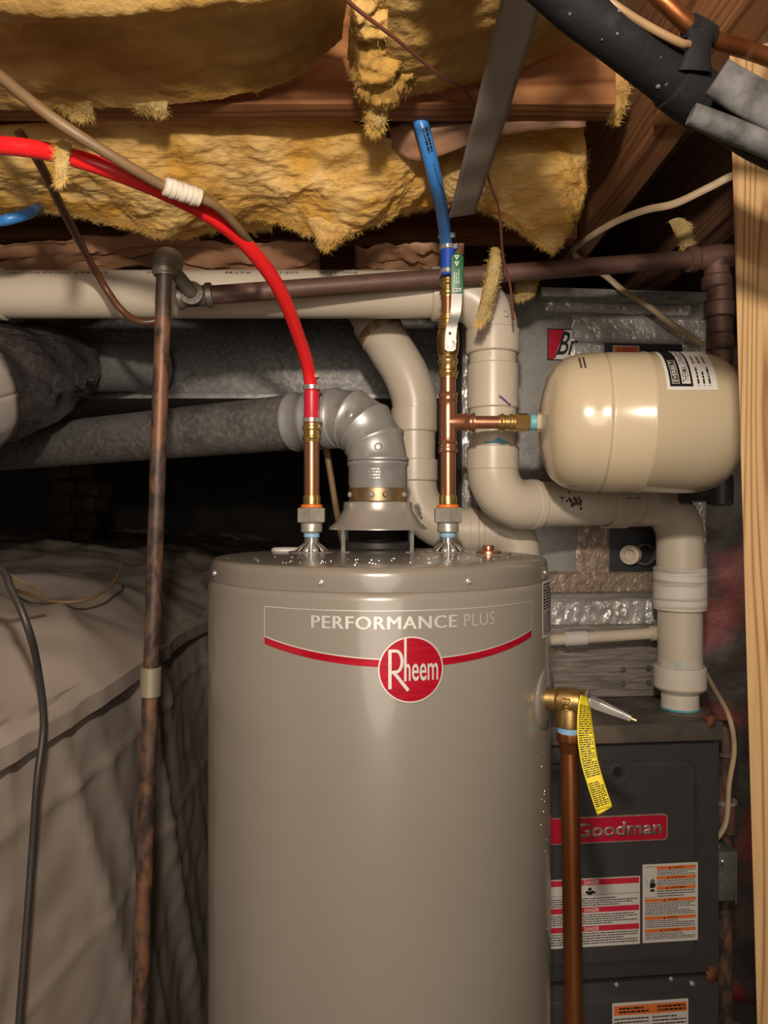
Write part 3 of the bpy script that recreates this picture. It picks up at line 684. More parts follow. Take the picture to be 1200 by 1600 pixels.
sm = MB(); words_on(sm, lambda a, b, c: expf(a, -b, c-.0005), .085, .12, -.075, -.062, 0, 2, .5, 4, .003); sm.build('stamp', G['smudge'], ex)

# ------------------------------------------------------------------ relief valve and discharge pipe
pa = math.radians(63.5); pn = V((math.sin(pa), -math.cos(pa), 0)); ps = V((TX, TY, 1.302))+pn*TR
MB().lathe([(.0435, -.006), (.0435, .001), (.042, .0022), (.016, .003), (.016, -.002)], ps, pn, 48).build('flange', G['lid'], heater)
tp = thing('relief_valve', ps+pn*.033, 'cast brass relief valve with a chrome lever on the heater flank', 'valve')
MB().lathe([(.013, .002), (.0155, .003), (.0155, .016), (.0175, .018), (.0188, .024), (.0188, .040), (.0180, .050), (.0195, .052), (.0195, .0585)], ps, pn, 40).build('valve_body', G['bronze'], tp)
vc = ps+pn*.034
MB().lathe([(.0165, 0), (.0185, .016), (.0200, .027), (.0200, .0335), (.0185, .035)], vc, (0, 0, -1), 40).build('outlet', G['bronze'], tp)
MB().lathe([(.0198, 0), (.0198, .003), (.014, .0045), (.008, .006), (0, .006)], ps+pn*.0585, pn, 32).build('end_cap', G['zinc'], tp)
lv = MB(); l0 = ps+pn*.062+V((0, 0, .004)); l1 = ps+pn*.118+V((0, 0, -.014)); d = (l1-l0); sd = d.cross(V((0, 0, 1))).normalized()
upv = sd.cross(d).normalized()
vv = []
for t, hw, hh in ((0, .0085, .0062), (.25, .0085, .0060), (.8, .0045, .0042), (1, .0035, .0032)):
    c = l0+d*t
    for a, h in ((-1, -1), (1, -1), (1, 1), (-1, 1)): vv.append(c+sd*hw*a+upv*hh*h)
ff = [(0, 1, 2, 3), (12, 13, 14, 15)]
for i in range(3):
    for k in range(4): ff.append((i*4+k, i*4+(k+1) % 4, (i+1)*4+(k+1) % 4, (i+1)*4+k))
lv.add(vv, ff); lv.build('lever', G['steel'], tp, bevel=.001)
MB().lathe([(.003, 0), (.003, .007), (0, .007)], l1, d, 12).build('lever_pin', G['bronze'], tp)
# triangle mark cast in the body
m = MB(); side = V((0, 0, 1)).cross(pn); fr = Frame(vc+V((pn.y, -pn.x, 0))*0, pn, V((pn.y, -pn.x, 0)))
stroke_on(m, lambda a, b, c: vc+pn*a+V((pn.y, -pn.x, 0))*(.0186+c)+V((0, 0, b)), [(-.005, .008), (.005, .008), (.005, -.008), (-.005, -.008)], .0014, .001, True)
stroke_on(m, lambda a, b, c: vc+pn*a+V((pn.y, -pn.x, 0))*(.0188+c)+V((0, 0, b)), [(.004, .004), (-.003, -.002), (.004, -.005)], .0012, .001, False)
m.build('cast_mark', G['bronze'], tp, solid=.0012)
tagp = smooth([P(913, 1088, 1.005), P(913, 1112, .998), P(915, 1150, .99), P(921, 1190, .985), P(932, 1228, .98), P(944, 1264, .978)], 8)
yt = MB(); nT = len(tagp)
def tagf(a, b, c=0):
    f = max(0, min(nT-1.001, a*(nT-1))); i = int(f); p = tagp[i].lerp(tagp[i+1], f-i); T = (tagp[i+1]-tagp[i]).normalized()
    tw = .95-1.0*min(1, a*2.2)
    s = V((math.cos(tw), math.sin(tw)*.9, 0)); s = (s-T*s.dot(T)).normalized(); nn = s.cross(T); nn = nn if nn.y < 0 else -nn
    return p+s*b+nn*c
yt.grid(lambda i, j: tagf(min(1, i*(1.0 if j > 1 else 1)), (j-.5)*.0225), 40, 6)
q = len(yt.v); e0, e1 = tagf(1, -.01125), tagf(1, .01125)
yt.add([e0, e1, P(934, 1274, .978)], [(0, 1, 2)])
yl = yt.build('warning_tag', G['yellow'], tp, solid=.0006); tag(yl, 'yellow printed warning tag hanging from the lever')
pr = MB()
words_on(pr, lambda a, b, c: tagf(b, a, c), -.0095, .0095, .12, .72, .0007, 34, .5, 5, .0022)
words_on(pr, lambda a, b, c: tagf(b, a, c), -.0095, .0095, .76, .97, .0007, 12, .5, 6, .0022)
pr.build('tag_print', G['ink'], tp)
dis = thing('discharge_pipe', (vc.x, vc.y-.09, 0), 'tarnished copper pipe dropping from the relief valve in front of the furnace', 'pipe')
MB().lathe([(.0165, .033), (.0172, .036), (.0172, .043), (.016, .044)], vc, (0, 0, -1), 32).build('thread_seal', G['bluetape'], dis)
MB().lathe([(.0175, .043), (.0185, .045), (.0185, .054), (.0165, .057), (.0150, .060), (.0150, .070), (.0138, .072)], vc, (0, 0, -1), 10).build('adapter', G['oldcopper'], dis, sharp=30)
dd = V((vc.x, vc.y, vc.z-.06)); de = V((vc.x-.002, vc.y-.09, 0)); dn = (de-dd)
MB().lathe([(.0131, 0), (.0131, dn.length-.02)], dd, dn, 32).build('copper_pipe', G['oldcopper'], dis)

# ------------------------------------------------------------------ PVC vent runs
PR, PH = .0445, .0505
def hub(root, o, ax, t0, t1, m='pvc', ro=None, name='coupling'):
    return MB().sleeve(o, ax, t0, t1, PR-.001, ro or PH, .0025, 48).build(name, G[m], root)
def pipe(root, o, ax, t0, t1, m='pvc', r=PR): return MB().lathe([(r, t0), (r, t1)], o, ax, 48).build('pipe', G[m], root)
VY = 1.40; vx = (770-600)/FPX*VY
def Zv(py): return CZ+(800-py)/FPX*VY
vent = thing('exhaust_vent_pipe', (.63, 1.57, 1.147), 'cream plastic vent pipe from the furnace top up and along the joists', 'pipe')
hz = Zv(460); xl = (8-600)/FPX*VY; xh = (690-600)/FPX*VY; xh0 = (674-600)/FPX*VY
hp = pipe(vent, (0, VY, hz), (1, 0, 0), -1.9, xh)
hub(vent, (0, VY, hz), (1, 0, 0), xl-.09, xl, ro=.0485)
hub(vent, (0, VY, hz), (1, 0, 0), xh0, xh0+.03)
Rb = .075
ex0 = vx-Rb
MB().tube([V((xh0+.02, VY, hz)), V((ex0-.005, VY, hz))]+arc((ex0, VY, hz), (1, 0, 0), (0, 0, -1), Rb, 12)+[V((vx, VY, Zv(520)))], .0478, 48, 0).build('elbow', G['pvc'], vent)
vo = (vx, VY, 0)
hub(vent, vo, up, Zv(554), Zv(516), ro=.0515)
pipe(vent, vo, up, Zv(705), Zv(550))
hub(vent, vo, up, Zv(640), Zv(570), ro=.0487)
hub(vent, vo, up, Zv(735), Zv(698), ro=.0495)
ie = V((.632, 1.572, 0)); dv = (ie-V((vx, VY, 0))); dist_ = dv.length; dv = dv.normalized()
zlow = Zv(788)
zs = Zv(733)
Rl = zs-zlow
a1_ = arc((vx, VY, zs), (0, 0, -1), dv, Rl, 12)
MB().tube([V((vx, VY, zs+.01))]+a1_+[a1_[-1]+dv*.022], .0482, 48, 0).build('elbow', G['pvc'], vent)
R3 = .078; st = a1_[-1]; en = V((ie.x, ie.y, zlow+.004))-dv*R3
pl = MB().tube([st, en], PR, 48, 0).build('pipe', G['pvc'], vent)
hub(vent, st, dv, .012, .03, ro=.0490)
Lm = (en-st).length
hub(vent, st, dv, Lm*.62, Lm*.62+.05, ro=.0480)
a3 = arc(en, dv, (0, 0, -1), R3, 12)
MB().tube([en-dv*.05]+a3+[V((a3[-1].x, a3[-1].y, CZ+(800-888)/FPX*ie.y))], .0482, 48, 0).build('elbow', G['pvc'], vent)
io = (ie.x, ie.y, 0)
def Zi(py): return CZ+(800-py)/FPX*ie.y
h = hub(vent, io, up, Zi(948), Zi(886), 'pvcline', .0545); tag(h, 'white scuffed rubber-lined coupling')
MB().sleeve(io, up, Zi(952), Zi(946), .044, .0535, .001, 48).build('coupling_lip', G['pvcw'], vent)
pipe(vent, io, up, Zi(1075), Zi(940), r=.0455)
MB().sleeve(io, up, Zi(1040), Zi(1028), .045, .0460, .0004, 48).build('primer_line', G['primerline'], vent)
hub(vent, io, up, Zi(1073), Zi(1040), 'pvcw', .0535)
MB().lathe([(.0535, Zi(1073)), (.041, Zi(1080)), (.0385, Zi(1082)), (.0385, 1.150)], io, up, 40).build('adapter', G['pvcw'], vent)
MB().sleeve(io, up, 1.1475, 1.155, .03, .0402, .0008, 40).build('primer_ring', G['primer'], vent)
MB().lathe([(.058, 1.1472), (.058, 1.1505), (.040, 1.1515)], io, up, 40).build('flange', G['furnacetop'], vent)
# printing and marker strokes on the vent pipe
def hpf(a, b, c): q = b/PR; return V((a, VY-(PR+c)*math.cos(q), hz+(PR+c)*math.sin(q)))
pm = MB()
for k, (s, x0, x1) in enumerate((('PIPELINE PVC DWV', -.700, -.585), ('D 2665', -.575, -.515), ('SCH 40', -.44, -.39), ('ASTM', -.295, -.245), ('NSF-DWV', -.225, -.16), ('PVC 1120', -.12, -.05))):
    text_on(pm, s, lambda a, b, c: hpf(a, b, c), x1, x0, .0385, .0305, .0004, bold=.01)
pm.build('pipe_print', G['inkgrey'], vent)
def vpf(a, b, c, r=PR): q = a/r; return V((vx+(r+c)*math.sin(q), VY-(r+c)*math.cos(q), b))
pm = MB(); stroke_on(pm, vpf, [(.004, Zv(625)), (.012, Zv(630)), (.022, Zv(637)), (.026, Zv(637))], .004, .0047); pm.build('marker_stroke', G['purple'], vent)
pm = MB()
for k in range(26):
    t = k/25; hh = .003+.007*math.exp(-((t-.55)/.22)**2)+.002*fnz((t*7, 0, 0), 1)
    x = -.022+.046*t; pm.quad(vpf(x, Zv(696), .0007), vpf(x+.002, Zv(696), .0007), vpf(x+.002, Zv(696)+hh, .0007), vpf(x, Zv(696)+hh, .0007))
pm.build('primer_smear', G['primer'], vent)
def lpf(a, b, c):
    q = b/PR; sd = V((dv.y, -dv.x, 0)); return st+dv*a+sd*(math.cos(q)*(PR+c))+V((0, 0, math.sin(q)*(PR+c)))
pm = MB(); rr_ = random.Random(12)
for k in range(26):
    x, y = .085+rr_.gauss(0, .010), .004+rr_.gauss(0, .009); s = rr_.uniform(.002, .0055)
    pm.poly([lpf(x+s*rr_.uniform(.5, 1)*math.cos(q), y+s*rr_.uniform(.5, 1.3)*math.sin(q), .0004+k*.00001) for q in [PI/3*j for j in range(6)]])
pm.build('dope_smear', G['smudge'], vent)
pm = MB()
for x in (.052, .21, .232): stroke_on(pm, lpf, [(x, .012), (x+.012, .0125)], .0016, .0042); 
stroke_on(pm, lpf, [(.057, .012), (.057, .002)], .0016, .0042); pm.build('marker_stroke', G['ink'], vent)
# moulded rings on the elbows
for o, n, r in ((V((vx+.022, VY, Zv(500)))+V((-.1, -1, .0)).normalized()*.047, V((-.05, -1, .2)), .006), (V((vx-.012, VY, Zv(560)))+V((0, -1, 0))*.0445, V((-.2, -1, 0)), .0035)):
    MB().sleeve(o, n, -.002, .0012, r-.0012, r, .0004, 20).build('mould_mark', G['pvc'], vent)

# second run, behind the flue
SY = 1.545
def Zs(py): return CZ+(800-py)/FPX*SY
sx_ = (647-600)/FPX*SY
inta = thing('intake_vent_pipe', (sx_, SY, Zs(850)), 'cream plastic pipe with slanted elbow standing behind the flue elbow', 'pipe')
top = P(548, 440, SY+.06); kn = V((sx_, SY, Zs(590)))
MB().tube([top, P(590, 512, SY+.03)], PR, 48, 0).build('pipe', G['pvc'], inta)
d1 = (P(590, 512, SY+.03)-top).normalized()
MB().sleeve(P(590, 512, SY+.03), d1, -.018, .03, .043, .0492, .002, 48).build('coupling', G['pvc'], inta)
MB().sleeve(P(590, 512, SY+.03), d1, .006, .026, .043, .0496, .0004, 48).build('primer_stain', G['stain'], inta)
cpts = smooth([P(590, 512, SY+.03), P(612, 548, SY+.012), P(634, 585, SY+.003), V((sx_, SY, Zs(625))), V((sx_, SY, Zs(660)))], 6)
MB().tube(cpts, .0475, 48, 0).build('elbow', G['pvc'], inta)
so = (sx_, SY, 0)
pipe(inta, so, up, Zs(800), Zs(640))
hub(inta, so, up, Zs(676), Zs(638), ro=.0485); hub(inta, so, up, Zs(752), Zs(718), ro=.0495)
zz = Zs(829); Rr = Zs(755)-zz
a5 = arc((sx_, SY, Zs(755)), (0, 0, -1), (1, 0, 0), Rr, 12)
MB().tube(a5+[a5[-1]+V((.03, 0, 0))], .0480, 48, 0).build('elbow', G['pvc'], inta)
e5 = a5[-1]; xe = (752-600)/FPX*SY
MB().tube([e5, V((xe+.03, SY, zz))], PR, 48, 0).build('pipe', G['pvc'], inta)
MB().sleeve((0, SY, zz), (1, 0, 0), e5.x+.012, e5.x+.032, .043, .0495, .002, 48).build('coupling', G['pvc'], inta)
MB().sleeve((0, SY, zz), (1, 0, 0), xe, xe+.03, .043, .0485, .002, 48).build('coupling', G['pvc'], inta)
a6 = arc((xe+.028, SY, zz), (1, 0, 0), (0, 0, -1), .047, 12)
MB().tube(a6+[a6[-1]+V((0, 0, -.04))], .0478, 48, 0).build('elbow', G['pvc'], inta)
MB().lathe([(PR, 1.149), (PR, a6[-1].z)], (a6[-1].x, SY, 0), up, 48).build('pipe', G['pvc'], inta)
# bar code sticker
def spf(a, b, c): q = a/.05; return V((sx_+(.0485+c)*math.sin(q), SY-(.0485+c)*math.cos(q), b))
def bcf(a, b, c): ca, sa = math.cos(-1.15), math.sin(-1.15); return spf(.006+a*ca-b*sa, Zs(800)+a*sa+b*ca, c)
pm = MB(); rr_ = random.Random(4); x = -.016
while x < .016:
    wdt = rr_.choice((.0006, .001, .0016)); rect_on(pm, bcf, x, x+wdt, -.001, .009, .0008); x += wdt+rr_.choice((.0006, .001))
words_on(pm, bcf, -.016, .016, -.0045, -.002, .0008, 1, .6, 3, .002); pm.build('bar_code', G['ink'], inta)

# small drain pipe
dr = thing('drain_pipe', P(945, 995, 1.60), 'thin cream drain pipe crossing behind the relief valve', 'pipe')
da, db = P(820, 1003, 1.60), P(1030, 989, 1.625); dl = (db-da)
MB().lathe([(.0125, 0), (.0125, dl.length)], da, dl, 28).build('pipe', G['pvc'], dr)
tag(MB().sleeve(da, dl, .088, .138, .012, .0160, .0015, 28).build('coupling', G['labelwhite'], dr), 'white coupling')
MB().sleeve(da, dl, dl.length-.02, dl.length+.0, .012, .0165, .0015, 28).build('end_hub', G['pvc'], dr)

# ------------------------------------------------------------------ furnace
FF = Frame((.4, 1.45, 1.147), (1, .1, 0), (.1, -1, 0))
fur = thing('furnace', FF(.0, -1.147, -.35), 'charcoal furnace cabinet with red name plate behind the copper drop pipe', 'furnace')
fa0, fa1 = -.27, FF.px(1129, 1300)[0]
def lift(a, b, c): return FF(a, b, c)
FF.slab(MB(), fa0, fa1, -1.147, 0, -.70, -.012).build('cabinet', G['furnace'], fur, bevel=.003)
FF.slab(MB(), fa0-.001, fa1+.001, -.035, .0015, -.702, .0).build('top_cap', G['furnacetop'], fur, bevel=.003)
sb = FF.px(1000, 1529)[1]
def door(b0, b1, name):
    d_ = FF.slab(MB(), fa0+.004, fa1-.012, b0, b1, -.012, .0).build(name, G['furnace'], fur, bevel=.003)
    # pressed rounded field on the sheet
    a0, a1, c0, c1 = fa0+.03, fa1-.055, b0+.028, b1-.030; R = .03
    def loop(ins, dep):
        pts = []
        for cx_, cy_, q0 in ((a1-R, c1-R, 0), (a0+R, c1-R, PI/2), (a0+R, c0+R, PI), (a1-R, c0+R, 1.5*PI)):
            for k in range(7):
                q = q0+PI/2*k/6; pts.append(FF(cx_+(R-ins)*math.cos(q), cy_+(R-ins)*math.sin(q), dep))
        return pts
    m = MB(); ls = [loop(0, .0002), loop(.003, .0035), loop(.010, .0052), loop(.014, .0052)]
    n = len(ls[0])
    for i in range(3): m.add(ls[i]+ls[i+1], [(k, (k+1) % n, n+(k+1) % n, n+k) for k in range(n)])
    m.poly(ls[3]); m.build('pressed_field', G['furnace'], d_, sharp=60)
    return d_
d_up = door(sb+.004, -.040, 'upper_door'); d_lo = door(-1.10, sb-.004, 'lower_door')
# sight hole
ha, hb = FF.px(962, 1203)
m = MB(); m.lathe([(.030, 0), (.029, .0022), (.026, .0026), (.020, .001), (.015, .0012), (.013, .0035), (.0095, .004), (.0085, .001), (.0085, -.001)], FF(ha, hb, .0052), FF.n, 40, close=False); m.build('sight_glass', G['furnace'], d_up)
MB().lathe([(.0098, 0), (.0098, .0006), (0, .0006)], FF(ha, hb, .0088), FF.n, 24).build('sight_hole', G['ink'], d_up)  # black disc, the dark inside of the hole put into its colour
# name plate
pa0, pb0 = FF.px(848, 1318); pa1, pb1 = FF.px(1040, 1268.5)
def rrect(mb, a0, a1, b0, b1, R, c0, c1):
    pts = []
    for cx_, cy_, q0 in ((a1-R, b1-R, 0), (a0+R, b1-R, PI/2), (a0+R, b0+R, PI), (a1-R, b0+R, 1.5*PI)):
        for k in range(6): q = q0+PI/2*k/5; pts.append((cx_+R*math.cos(q), cy_+R*math.sin(q)))
    n = len(pts); mb.add([FF(x, y, c0) for x, y in pts]+[FF(x, y, c1) for x, y in pts], [tuple(range(n, 2*n))]+[(i, (i+1) % n, n+(i+1) % n, n+i) for i in range(n)])
    return mb
np_ = rrect(MB(), pa0, pa1, pb0, pb1, .009, .0052, .0085).build('name_plate', G['badgemetal'], fur)
tag(np_, 'red plate with raised name')
rrect(MB(), pa0+.0022, pa1-.0022, pb0+.0022, pb1-.0022, .007, .0085, .0090).build('plate_face', G['redplate'], np_)
hgt = pb1-pb0
la, lb = FF.px(897, 1290)[0], FF.px(1031, 1290)[0]
m = MB(); text_on(m, 'Goodman', FF, la, lb, pb0+hgt*.24, pb0+hgt*.80, .0102, bold=.03, spacing=1.02); m.build('plate_lettering', G['badgemetal'], np_, solid=.0012)
# warning labels
def warn(x0, y0, x1, y1, z=.0056):
    a0, b1 = FF.px(x0, y0); a1, b0 = FF.px(x1, y1); return a0, a1, b0, b1
a0, a1, b0, b1 = warn(845, 1374, 998, 1472)
l1_ = FF.slab(MB(), a0, a1, b0, b1, .0052, .0058).build('danger_label', G['labelwhite'], fur); tag(l1_, 'white label with three red headings')
H = b1-b0; m = MB(); k_ = MB(); wm = MB()
tcx = FF.px(922, 1400)[0]
for i, (t0, t1) in enumerate(((.015, .10), (.42, .50), (.695, .775))):
    rect_on(m, FF, a0+.002, a1-.002, b1-H*t1, b1-H*t0, .0060)
    text_on(wm, 'DANGER', FF, tcx-.014, tcx+.016, b1-H*(t1-.012), b1-H*(t0+.012), .0063, bold=.02)
m.build('label_heading', G['red'], l1_); wm.build('label_print', G['labelwhite'], l1_)
for (t0, t1, n) in ((.28, .41, 4), (.52, .68, 5), (.79, .97, 5)): words_on(k_, FF, a0+.005, a1-.005, b1-H*t1, b1-H*t0, .0061, n, .42, n+int(t0*50), .0026)
rect_on(k_, FF, a0+.002, a1-.002, b1-H*.245, b1-H*.24, .0061)
pc = FF.px(920, 1391)
for x, y, r in ((0, .005, .0042), (-.005, -.001, .004), (.005, -.001, .004), (0, -.003, .005), (.009, -.002, .003)):
    k_.poly([FF(pc[0]+x+r*math.cos(q), pc[1]+y+r*.8*math.sin(q), .0061) for q in [2*PI*j/10 for j in range(10)]])
k_.build('label_print', G['ink'], l1_)
a0, a1, b0, b1 = warn(1002, 1349, 1088, 1466)
l2_ = FF.slab(MB(), a0, a1, b0, b1, .0052, .0058).build('warning_label', G['labelwhite'], fur); tag(l2_, 'white label with six orange headings and a hand pictogram')
H = b1-b0; W = a1-a0; m = MB(); k_ = MB()
for t0, wrd, left in ((.03, 'WARNING', .25), (.155, 'ADVERTENCIA', .25), (.285, 'AVERTISSEMENT', .25), (.44, 'WARNING', .04), (.665, 'WARNING', .04), (.825, 'AVERTISSEMENT', .04)):
    x0 = a0+W*left; rect_on(m, FF, x0, a1-W*.035, b1-H*(t0+.045), b1-H*t0, .0060)
    xc = (x0+a1)/2; hw = .0055+.0011*len(wrd)
    text_on(k_, wrd, FF, xc-hw+.004, xc+hw, b1-H*(t0+.038), b1-H*(t0+.008), .0062, bold=.012)
    k_.poly([FF(xc-hw-.004, b1-H*(t0+.038), .0062), FF(xc-hw+.001, b1-H*(t0+.038), .0062), FF(xc-hw-.0015, b1-H*(t0+.006), .0062)])
m.build('label_heading', G['orangeprint'], l2_)
for (t0, t1, n, l) in ((.08, .15, 3, .26), (.205, .28, 3, .26), (.335, .43, 3, .26), (.49, .655, 7, .05), (.715, .815, 4, .05), (.875, .965, 4, .05)): words_on(k_, FF, a0+W*l, a1-W*.05, b1-H*t1, b1-H*t0, .0061, n, .42, int(t0*77), .0022)
hc = (a0+W*.175, b1-H*.265)
k_.poly([FF(hc[0]+x, hc[1]+y, .0061) for x, y in ((-.005, -.006), (.004, -.006), (.005, .001), (.005, .004), (-.005, .004))])
for i, x in enumerate((-.0042, -.0018, .0006, .003)): rect_on(k_, FF, hc[0]+x, hc[0]+x+.0018, hc[1]+.004, hc[1]+.0105+(.0015 if i in (1, 2) else 0), .0061)
stroke_on(k_, FF, [(hc[0]+.0045, hc[1]-.004), (hc[0]+.0075, hc[1]+.003)], .002, .0061)
rect_on(k_, FF, hc[0]-.0045, hc[0]+.0045, hc[1]-.013, hc[1]-.0085, .0061)
stroke_on(k_, FF, [(hc[0]-.013, hc[1]+.010), (hc[0]-.0085, hc[1]+.006), (hc[0]-.011, hc[1]+.002), (hc[0]-.0075, hc[1]-.003)], .0007, .0061)
for q0, q1, s0, s1 in ((.03, .24, .03, .035), (.03, .24, .42, .425)): rect_on(k_, FF, a0+W*q0, a0+W*q1, b1-H*s1, b1-H*s0, .0061)
k_.build('label_print', G['ink'], l2_)
a0, a1, b0, b1 = warn(955, 1565, 1073, 1700)
l3_ = FF.slab(MB(), a0, a1, b0, b1, .0052, .0058).build('lower_label', G['labelwhite'], fur); tag(l3_, 'white label with orange heading at the bottom of the lower door')
H = b1-b0; W = a1-a0; m = MB(); k_ = MB(); rect_on(m, FF, a0+.003, a1-.003, b1-H*.135, b1-H*.03, .0060); rect_on(m, FF, a0+.003, a1-.003, b1-H*.58, b1-H*.53, .0060); m.build('label_heading', G['orangeprint'], l3_)
for i in (0, 1):
    x0 = a0+.004+i*W*.5; words_on(k_, FF, x0, x0+W*.45, b1-H*.5, b1-H*.16, .0061, 9, .42, i, .0022)
    words_on(k_, FF, x0+.01, x0+W*.45, b1-H*.12, b1-H*.045, .0062, 2, .6, i+3, .003)
k_.build('label_print', G['ink'], l3_)
for x, y, s in ((963, 1538, .004), (1081, 1536, .0045), (1048, 1529, .004), (884, 1537, .004), (1128, 1345, .003)):
    a_, b_ = FF.px(x, y); MB().lathe([(s*1.2, 0), (s*1.1, .003), (s*.5, .0045), (0, .0045)], FF(a_, b_, .0), FF.n, 10).build('screw', G['steel'], fur)
for x, y, rr0 in ((1112, 1523, .019), (1111, 1128, .014)):
    a_, b_ = FF.px(x, y); m = MB(); r = random.Random(int(x))
    m.poly([FF(a_+rr0*r.uniform(.6, 1.1)*math.cos(q)*.9, b_+rr0*r.uniform(.6, 1.1)*math.sin(q), .0012) for q in [2*PI*j/16 for j in range(16)]])
    tag(m.build('rust_patch', G['rust'], fur, solid=.0008), 'rusty chipped corner')
m = MB(); m.poly([V((x, y, 1.1492)) for x, y in ((ie.x+.02, 1.50), (ie.x+.046, 1.497), (ie.x+.047, 1.56), (ie.x+.052, 1.60), (ie.x+.03, 1.54))]); m.build('rust_patch', G['rust'], fur, solid=.0008)

# ------------------------------------------------------------------ coil cabinet above the furnace
CF = Frame((.4, 1.665, 1.147), (1, .1, 0), (.1, -1, 0))
coil = thing('coil_cabinet', CF(0, .003, -.25), 'galvanised cabinet sealed with foil tape standing on the furnace', 'cabinet')
ca0, ca1 = CF.px(722, 700)[0], CF.px(1100, 700)[0]
ctop = CF.px(900, 462)[1]
CF.slab(MB(), ca0, ca1, .003, ctop, -.50, 0).build('casing', G['galv'], coil, bevel=.003)
CF.slab(MB(), ca0-.0, ca1-.004, .003, CF.px(900, 935)[1], 0, .004).build('base_sheet', G['dustysheet'], coil, bevel=.001)
fl = CF.slab(MB(), CF.px(835, 460)[0], CF.px(1086, 460)[0], ctop-.018, ctop+.002, 0, .05); fl.build('top_flange', G['galv'], coil, bevel=.002)
def foil(x0, y0, x1, y1, m='foil', c=.002, sd=0, amp=.002):
    a0, b1 = CF.px(x0, y0); a1, b0 = CF.px(x1, y1)
    if a1 < a0: a0, a1 = a1, a0
    nu = max(4, int((a1-a0)/.006)); nv = max(4, int((b1-b0)/.006))
    def fn(i, j):
        a, b_ = a0+(a1-a0)*i, b0+(b1-b0)*j; e = min(i, 1-i, j, 1-j)*8
        z = c+.0015+amp*(.6+noise.noise(V((a*70, b_*70, sd)))*.8+.5*noise.noise(V((a*190, b_*190, sd+3))))
        ed = .0022*noise.noise(V((a*60, b_*60, sd+9)))
        return CF(a+(ed if i in (0, 1) else 0), b_+(ed if j in (0, 1) else 0), max(.0028, z) if e > .01 else .0004)
    m_ = MB().grid(fn, nu, nv); return m_.build('foil_tape', G[m], coil, sharp=28)
foil(893, 492, 1104, 538, sd=1, c=.003); foil(893, 535, 946, 800, sd=2, c=.002); foil(1064, 535, 1104, 900, sd=3, c=.002); foil(852, 466, 1080, 493, sd=4, c=.003)
foil(900, 800, 954, 915, 'oldfoil', sd=5); foil(850, 893, 1024, 927, 'oldfoil', sd=6, c=.003); foil(850, 936, 1026, 977, sd=7, c=.006, amp=.006)
foil(722, 480, 740, 860, sd=8)
foil(850, 1008, 900, 1022, 'oldfoil', sd=11)
# dark access panel, drain stub, stickers
pn0, pn1 = CF.px(943, 536), CF.px(1066, 902)
pan = CF.slab(MB(), pn0[0], pn1[0], pn1[1], pn0[1], 0, .0022).build('access_panel', G['blackpanel'], coil, bevel=.0008)
s0, s1 = CF.px(957, 540), CF.px(998, 575)
ws = CF.slab(MB(), s0[0], s1[0], s1[1], s0[1], .0022, .0028).build('warning_sticker', G['labelwhite'], coil); tag(ws, 'small orange warning sticker')
m = MB(); rect_on(m, CF, s0[0]+.0025, s1[0]-.0025, s1[1]+.003, s0[1]-.0025, .0030); m.build('sticker_face', G['orangeprint'], ws)
m = MB(); words_on(m, CF, s0[0]+.02, s1[0]-.006, s1[1]+.025, s0[1]-.005, .0032, 4, .55, 6, .004); m.poly([CF(s0[0]+.006, s0[1]-.020, .0032), CF(s0[0]+.018, s0[1]-.020, .0032), CF(s0[0]+.012, s0[1]-.007, .0032)]); m.build('sticker_print', G['red'], ws)
s0, s1 = CF.px(961, 812), CF.px(1012, 823); CF.slab(MB(), s0[0], s1[0], s1[1], s0[1], .0022, .0028).build('rating_strip', G['labelwhite'], coil)
q = CF.px(985, 866)
stub = MB().lathe([(.016, 0), (.016, .012), (.022, .013), (.022, .03), (.013, .031), (.013, .02), (0, .02)], CF(q[0]+.008, q[1], .0022), (CF.n-V((1, 0, 0))*.9), 28).build('drain_stub', G['pvc'], coil)
MB().sleeve(CF(q[0]+.03, q[1], .004), (CF.n-V((1, 0, 0))*.3), 0, .012, .020, .026, .001, 28).build('grommet', G['ink'], coil)
for x, y in ((972, 1046), (1012, 1044), (972, 1068), (1012, 1066)):
    q = CF.px(x, y); MB().lathe([(.0075, 0), (.0075, .001), (.0045, .0012), (.0042, .004), (0, .0045)], CF(*q, .004), CF.n, 12).build('screw', G['boxmetal'], coil)
# brand sticker, half under the tape
s0, s1 = CF.px(855, 513), CF.px(900, 564)
bs_ = CF.slab(MB(), s0[0], s1[0], s1[1], s0[1], 0, .0006).build('brand_sticker', G['ink'], coil); tag(bs_, 'red and white brand sticker half covered by foil')
i0, i1, j0, j1 = s0[0]+.003, s1[0]-.001, s1[1]+.003, s0[1]-.003
m = MB(); rect_on(m, CF, i0, i1, j0, j1, .0009); m.build('sticker_face', G['labelwhite'], bs_)
m = MB(); m.poly([CF(i0, j0, .0012), CF(i0+.012, j0, .0012), CF(i0+.038, j1, .0012), CF(i0, j1, .0012)]); m.build('sticker_corner', G['redplate'], bs_)
m = MB(); text_on(m, 'Br', CF, i0+.019, i1+.006, j0+.010, j1-.004, .0015, shear=.45, bold=.01); stroke_on(m, CF, [(i0+.014, j0+.002), (i0+.041, j1-.002)], .0025, .0014); m.build('sticker_print', G['ink'], bs_)

